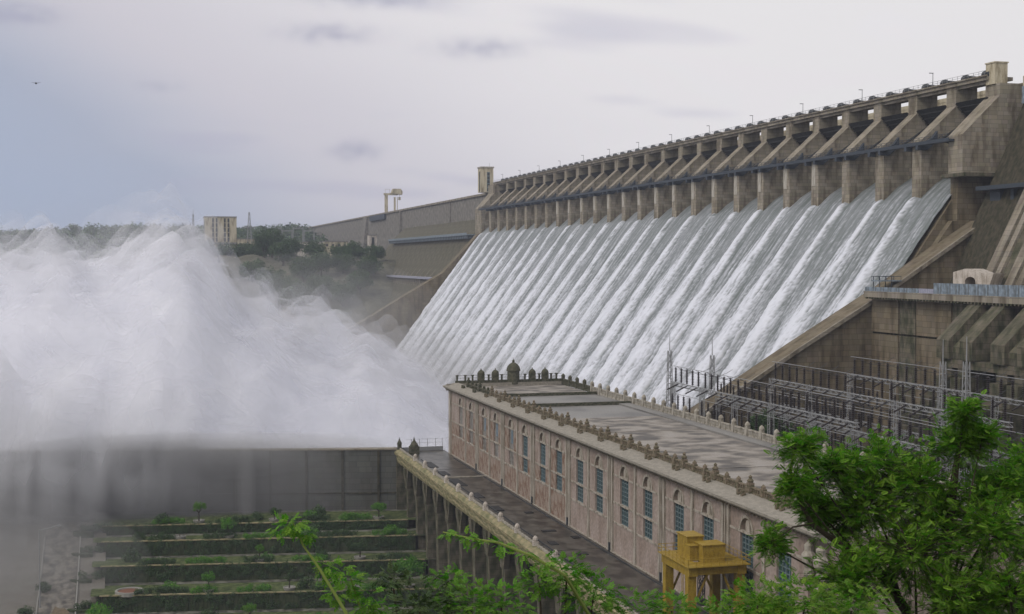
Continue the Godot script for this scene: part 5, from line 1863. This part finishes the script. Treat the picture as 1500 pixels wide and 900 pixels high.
# ---------------------------------------------------------------- switchyard between powerhouse and dam
func switchyard() -> void:
	var b := MB.new()
	b.box2(Vector3(111.2, -6.0, -330.0), Vector3(165.0, 2.0, -140.0))
	setting(b, "switchyard_ground", M["mossy"])
	# post insulator: stacked sheds on a stalk
	b = MB.new()
	var prof := [Vector2(0.0, 0.0), Vector2(0.2, 0.0)]
	for i in 9:
		prof.append(Vector2(0.17, 0.15 + i * 0.36))
		prof.append(Vector2(0.44, 0.22 + i * 0.36))
		prof.append(Vector2(0.17, 0.34 + i * 0.36))
	prof.append(Vector2(0.0, 3.5))
	b.lathe(Vector3.ZERO, prof, 6)
	var insul := b.mesh()
	var col_mesh := {}
	var rows := [
		[121.5, 22.0, -297.0, 5, "front"], [128.0, 19.0, -286.0, 6, "second"], [134.5, 24.5, -272.0, 5, "third"], [141.0, 18.0, -280.0, 6, "fourth"], [148.0, 26.0, -262.0, 4, "back"],
	]
	for rw in rows:
		for k in rw[3]:
			var span := 17.0
			var z0: float = rw[2] + span * k
			var h: float = rw[1]
			var g := base("switchyard_gantry", Vector3(rw[0], 2.0, z0), "grey lattice steel gantry with dark insulators in the %s row behind the powerhouse" % rw[4], "gantry", "switchyard gantries, %s row" % rw[4])
			if not col_mesh.has(h):
				b = MB.new()
				b.lattice(Vector3(0, -0.3, 0), Vector3(0, h - 2.0, 0), 1.4, 0.8, 14, 0.075)
				var cm := b.mesh()
				b = MB.new()
				b.lattice(Vector3(0, h - 2.6, 0.4), Vector3(0, h - 2.6, span - 0.4), 0.75, 0.75, 13, 0.06)
				var bm := b.mesh()
				b = MB.new()
				b.tube(Vector3(0, h + 1.6, 0.2), Vector3(0, h + 1.6, span - 0.2), 0.07, 0.07, 5)
				b.tube(Vector3(-1.6, h - 4.4, 0.2), Vector3(-1.6, h - 4.4, span - 0.2), 0.06, 0.06, 5)
				var pm := b.mesh()
				b = MB.new()
				b.tube(Vector3(0.4, h - 2.3, 0), Vector3(-2.8, h - 3.6, 0.5), 0.16, 0.16, 5)
				var am := b.mesh()
				b = MB.new()
				for i in 6:
					var t0 := i / 6.0
					var t1 := (i + 1) / 6.0
					b.tube(Vector3(9.0 * t0, h + 1.5 - 6.0 * t0 * (1.0 - t0), 0), Vector3(9.0 * t1, h + 1.5 - 6.0 * t1 * (1.0 - t1), 0), 0.05, 0.05, 3)
				col_mesh[h] = [cm, bm, pm, am, b.mesh()]
			var bits: Array = col_mesh[h]
			inst(bits[0], "column", M["galvanised"], g)
			inst(bits[1], "beam", M["galvanised"], g)
			inst(bits[2], "bus_pipe", M["galvanised"], g)
			for i in 3:
				inst(bits[4], "wire", M["steel_dark"], g, Vector3(0, 0, 2.6 + 5.4 * i))
			for i in 3:
				inst(bits[3], "isolator_arm", M["porcelain"], g, Vector3(0, 0, 3.0 + 5.4 * i))
			for i in 5:
				inst(insul, "insulator", M["porcelain"], g, Vector3(0, h - 2.0, 1.8 + 3.3 * i))
			for i in 4:
				inst(insul, "insulator", M["porcelain"], g, Vector3(-1.6, h - 8.0, 3.6 + 3.4 * i))
	# tall mast at the end of the front row, transformers, and a dark tree between them
	for a in [[Vector3(121.5, 2, -299.0), 31.0], [Vector3(131.0, 2, -296.0), 30.0], [Vector3(140.0, 2, -215.0), 34.0], [Vector3(128.0, 2, -190.0), 36.0]]:
		var g := base("lightning_mast", a[0], "slim lattice lightning mast standing among the switchyard gantries", "mast", "lightning masts of the switchyard")
		b = MB.new()
		b.lattice(Vector3(0, -0.3, 0), Vector3(0, a[1] - 4.0, 0), 1.8, 0.7, 14, 0.1)
		part(b, "lattice", M["galvanised"], g)
		b = MB.new()
		b.tube(Vector3(0, a[1] - 4.0, 0), Vector3(0, a[1], 0), 0.12, 0.06, 5)
		part(b, "spike", M["galvanised"], g)
	for k in 5:
		var g := base("transformer", Vector3(118, 2.0, -285.0 + 26.0 * k), "big grey transformer with cooling fins behind the powerhouse parapet", "transformer", "transformers behind the powerhouse")
		b = MB.new()
		b.box2(Vector3(-3, 0, -3.5), Vector3(3, 6.5, 3.5))
		part(b, "tank", M["galvanised"], g)
		for i in 7:
			b = MB.new()
			b.box2(Vector3(-4.2, 0.8, -3.2 + i), Vector3(-3.0, 6.0, -2.95 + i))
			part(b, "fin", M["galvanised"], g)
		for i in 3:
			inst(insul, "bushing", M["porcelain"], g, Vector3(0, 6.5, -2.0 + 2.0 * i))
	leaf_tree("yard_tree", Vector3(127, 2.0, -256), 17.5, 4.6, "leaf_dark", "dense dark tree in the switchyard behind the powerhouse parapet", "tree", "", 611, 90, 0.5)

# ---------------------------------------------------------------- plants on the near hillside
func bent(b: MB, p: Array, r0: float, r1: float, k := 6) -> void:
	for i in p.size() - 1:
		var t0 := float(i) / (p.size() - 1)
		var t1 := float(i + 1) / (p.size() - 1)
		b.tube(p[i], p[i + 1], lerpf(r0, r1, t0), lerpf(r0, r1, t1), k)

func facing(dir: Vector3, q: RandomNumberGenerator, s: float) -> Basis:
	var z := dir.normalized()
	var x := Vector3.UP.cross(z)
	x = x.normalized() if x.length() > 0.05 else Vector3.RIGHT
	var y := z.cross(x)
	return (Basis(x, y, z) * Basis(Vector3(0, 0, 1), q.randf_range(-0.7, 0.7))).scaled_local(Vector3.ONE * s)

func near_plants() -> void:
	var q := RandomNumberGenerator.new()
	q.seed = 99
	# the feathery tree on the right: lobes of its crown as [x, y, z, radius]
	var root := Vector3(14.9, near_height(14.9, -23.0) - 0.2, -23.0)
	var t := base("feathery_tree", root, "bright green feathery-leaved tree growing on the near slope beside the powerhouse end", "tree")
	var lobes := [
		[15.22, 47.12, -22.67, 0.45], [15.27, 46.43, -22.95, 0.7], [15.57, 46.66, -22.56, 0.38], [11.9, 46.48, -22.95, 0.5], [11.74, 45.82, -22.76, 0.46], [12.75, 46.01, -23.32, 0.5],
		[14.11, 45.89, -23.77, 0.85], [14.48, 45.65, -23.04, 1.0], [13.07, 44.98, -23.51, 0.8], [16.31, 45.6, -22.84, 0.66], [15.44, 44.86, -22.12, 1.05], [14.02, 44.5, -22.4, 1.25],
		[12.7, 44.12, -22.44, 0.95], [15.43, 43.85, -21.46, 1.0], [11.4, 44.71, -23.03, 0.42], [14.46, 43.67, -21.73, 1.1], [11.12, 43.5, -22.45, 0.7], [13.5, 45.3, -23.2, 0.9], [14.9, 45.0, -23.0, 1.0], [12.4, 45.35, -23.2, 0.6], [13.3, 46.0, -23.5, 0.55], [15.9, 45.4, -22.8, 0.8], [17.0, 44.6, -22.6, 1.1], [17.2, 45.9, -23.2, 0.8], [12.3, 42.9, -22.3, 1.1], [16.4, 42.9, -21.9, 1.4],
	]
	var fork := Vector3(14.6, 42.6, -22.8)
	var b := MB.new()
	bent(b, [root, root.lerp(fork, 0.5) + Vector3(0.15, 0, 0.1), fork], 0.2, 0.14, 8)
	part(b, "trunk", M["bark"], t, -root)
	b = MB.new()
	bent(b, [fork, Vector3(13.67, 44.06, -23.0), Vector3(12.89, 44.58, -22.92), Vector3(12.18, 45.09, -22.93), Vector3(11.92, 45.53, -22.91), Vector3(11.75, 46.1, -22.98), Vector3(11.85, 46.6, -22.95)], 0.085, 0.016, 6)
	bent(b, [Vector3(12.18, 45.09, -22.93), Vector3(11.8, 45.05, -22.95), Vector3(11.45, 44.8, -23.0)], 0.025, 0.01, 5)
	part(b, "limb", M["bark"], t, -root)
	b = MB.new()
	bent(b, [fork, Vector3(14.9, 44.2, -22.7), Vector3(15.1, 45.4, -22.85), Vector3(15.25, 46.6, -22.8), Vector3(15.25, 47.35, -22.7)], 0.09, 0.012, 6)
	part(b, "limb", M["bark"], t, -root)
	b = MB.new()
	bent(b, [fork, Vector3(15.4, 43.6, -22.4), Vector3(16.2, 44.1, -22.5), Vector3(16.7, 44.9, -22.7), Vector3(16.9, 45.8, -23.0)], 0.08, 0.014, 6)
	part(b, "limb", M["bark"], t, -root)
	var fw := []
	var fc := []
	b = MB.new()
	for l in lobes:
		var c := Vector3(l[0], l[1], l[2])
		var rad: float = l[3]
		# a limb towards the lobe
		var start := fork.lerp(c, 0.35) + Vector3(q.randf_range(-0.2, 0.2), -0.1, q.randf_range(-0.2, 0.2))
		bent(b, [start, start.lerp(c, 0.5) + Vector3(0, 0.12, 0), c], 0.03, 0.012, 4)
		var twigs := int(76.0 * rad * rad) + 22
		for i in twigs:
			var d := Vector3(q.randfn(), q.randfn() * 0.8 + 0.15, q.randfn()).normalized()
			var tip := c + d * rad * q.randf_range(0.45, 1.0)
			bent(b, [c + d * rad * 0.1, c.lerp(tip, 0.6) + Vector3(0, 0.05, 0), tip], 0.010, 0.004, 3)
			var n := 12 + q.randi() % 8
			for j in n:
				var p := c.lerp(tip, 0.3 + 0.7 * (j + 1.0) / n) + Vector3(q.randfn(), q.randfn(), q.randfn()) * 0.06
				var out := (d + Vector3(q.randfn(), q.randfn() * 0.5, q.randfn()) * 1.1).normalized()
				out.y = clampf(out.y, -0.5, 0.75)
				fw.append(Transform3D(facing(out, q, q.randf_range(0.10, 0.20)), p - root))
				var young := clampf((tip.y - c.y) / rad * 0.5 + 0.5, 0.0, 1.0) * q.randf()
				var k := q.randf_range(0.5, 1.2)
				fc.append(Color(k * (1.05 + 0.95 * young), k * (1.0 + 0.6 * young), k))
	part(b, "twigs", M["bark"], t, -root)
	scatter(frond, M["leaf"], fw, "crown", t, fc)

	# leafy bushes along the foot of the picture, each rooted on the slope
	var bushes := [
		["dark bush with small oval leaves below the terraced garden", "leaf_dark", [[3.0, 46.2, -14.61, 0.3], [2.81, 46.36, -15.19, 0.14], [3.3, 45.9, -14.9, 0.4]]],
		["light green bush climbing in front of the deck buttresses", "leaf", [[3.55, 46.22, -14.46, 0.26], [3.87, 46.2, -14.37, 0.25], [3.48, 46.3, -15.3, 0.16]]],
		["broad-leaved bush reaching over the yellow edge beam", "leaf", [[3.99, 46.7, -13.32, 0.13], [4.26, 46.78, -13.25, 0.19], [4.52, 46.58, -13.16, 0.22]]],
		["wide spreading bush in front of the yellow gantry crane", "leaf", [[4.93, 46.38, -13.05, 0.24], [5.41, 46.34, -13.23, 0.17], [5.67, 46.3, -12.84, 0.24]]],
		["leafy bush between the gantry crane and the feathery tree", "leaf_bright", [[6.14, 46.47, -12.71, 0.27], [6.61, 46.5, -12.58, 0.28], [7.1, 46.4, -12.5, 0.3]]],
	]
	for i in bushes.size():
		var bu: Array = bushes[i]
		var first: Array = bu[2][0]
		var foot := Vector3(first[0], near_height(first[0], first[2]) - 0.1, first[2])
		var o := base("slope_bush", foot, bu[0], "bush", "")
		b = MB.new()
		var w := []
		var cs := []
		for l in bu[2]:
			var c := Vector3(l[0], l[1], l[2])
			bent(b, [foot, foot.lerp(c, 0.55) + Vector3(0.1, 0.1, -0.1), c], 0.035, 0.01, 5)
			var rad: float = l[3] * 1.15
			for j in int(2000 * rad * rad) + 80:
				var d := Vector3(q.randfn(), q.randfn() * 0.7 + 0.2, q.randfn()).normalized()
				var p: Vector3 = c + d * rad * pow(q.randf(), 0.45) * Vector3(1.25, 0.85, 1.2)
				var out := (d + Vector3(q.randfn(), q.randfn() * 0.3 - 0.1, q.randfn()) * 0.6).normalized()
				out.y = clampf(out.y, -0.6, 0.7)
				w.append(Transform3D(facing(out, q, q.randf_range(0.06, 0.125)), p - foot))
				var k := q.randf_range(0.6, 1.25)
				cs.append(Color(k * q.randf_range(0.9, 1.25), k, k * 0.9))
		part(b, "stem", M["bark"], o, -foot)
		scatter(sprig, M[bu[1]], w, "foliage", o, cs)
	# long shoots standing out above the bushes
	var shoots := [
		["long arching green shoot with leaf clusters over the garden terraces", [[1.95, 46.1, -12.0], [1.78, 46.9, -11.86], [1.68, 47.08, -11.89], [1.54, 47.32, -11.94], [1.42, 47.5, -11.98], [1.33, 47.71, -12.01]], [[1.34, 47.7, -12.01, 0.09], [1.24, 47.66, -12.02, 0.09], [1.45, 47.6, -12.05, 0.06], [1.62, 47.3, -12.05, 0.09], [1.75, 47.24, -12.1, 0.08], [1.7, 47.05, -12.0, 0.07]]],
		["slender leafy shoot bending left in front of the deck buttresses", [[4.3, 46.5, -12.6], [3.95, 47.0, -12.35], [3.64, 47.19, -12.39], [3.33, 47.32, -12.48], [3.08, 47.36, -12.55], [2.82, 47.42, -12.63]], [[2.85, 47.41, -12.63, 0.03], [3.02, 47.37, -12.57, 0.035], [3.18, 47.34, -12.52, 0.04], [3.35, 47.3, -12.48, 0.05], [3.55, 47.22, -12.42, 0.05], [3.75, 47.12, -12.38, 0.07]]],
		["young upright shoot with bright leaves above the dark bush", [[2.1, 46.2, -12.4], [1.98, 46.8, -12.25], [1.88, 47.12, -12.26]], [[1.86, 47.1, -12.26, 0.09], [2.04, 46.97, -12.21, 0.1], [1.98, 46.85, -12.25, 0.09], [2.15, 46.8, -12.3, 0.08]]],
	]
	for i in shoots.size():
		var sh: Array = shoots[i]
		var line := []
		for p in sh[1]:
			line.append(Vector3(p[0], p[1], p[2]))
		var foot := Vector3(line[0].x, near_height(line[0].x, line[0].z) - 0.1, line[0].z)
		var o := base("leafy_shoot", foot, sh[0], "shoot", "")
		b = MB.new()
		bent(b, [foot] + line, 0.022, 0.007, 5)
		part(b, "stem", M["green_stem"], o, -foot)
		var w := []
		var cs := []
		for l in sh[2]:
			for j in int(260 * l[3]) + 4:
				var d := Vector3(q.randfn(), q.randfn() * 0.6, q.randfn()).normalized()
				var p: Vector3 = Vector3(l[0], l[1], l[2]) + d * float(l[3]) * q.randf_range(0.2, 1.0)
				w.append(Transform3D(facing((d + Vector3(0, -0.15, 0)).normalized(), q, q.randf_range(0.07, 0.13)), p - foot))
				var k := q.randf_range(0.8, 1.4)
				cs.append(Color(k * q.randf_range(0.95, 1.3), k, k * 0.9))
		scatter(sprig, M["leaf"], w, "leaves", o, cs)
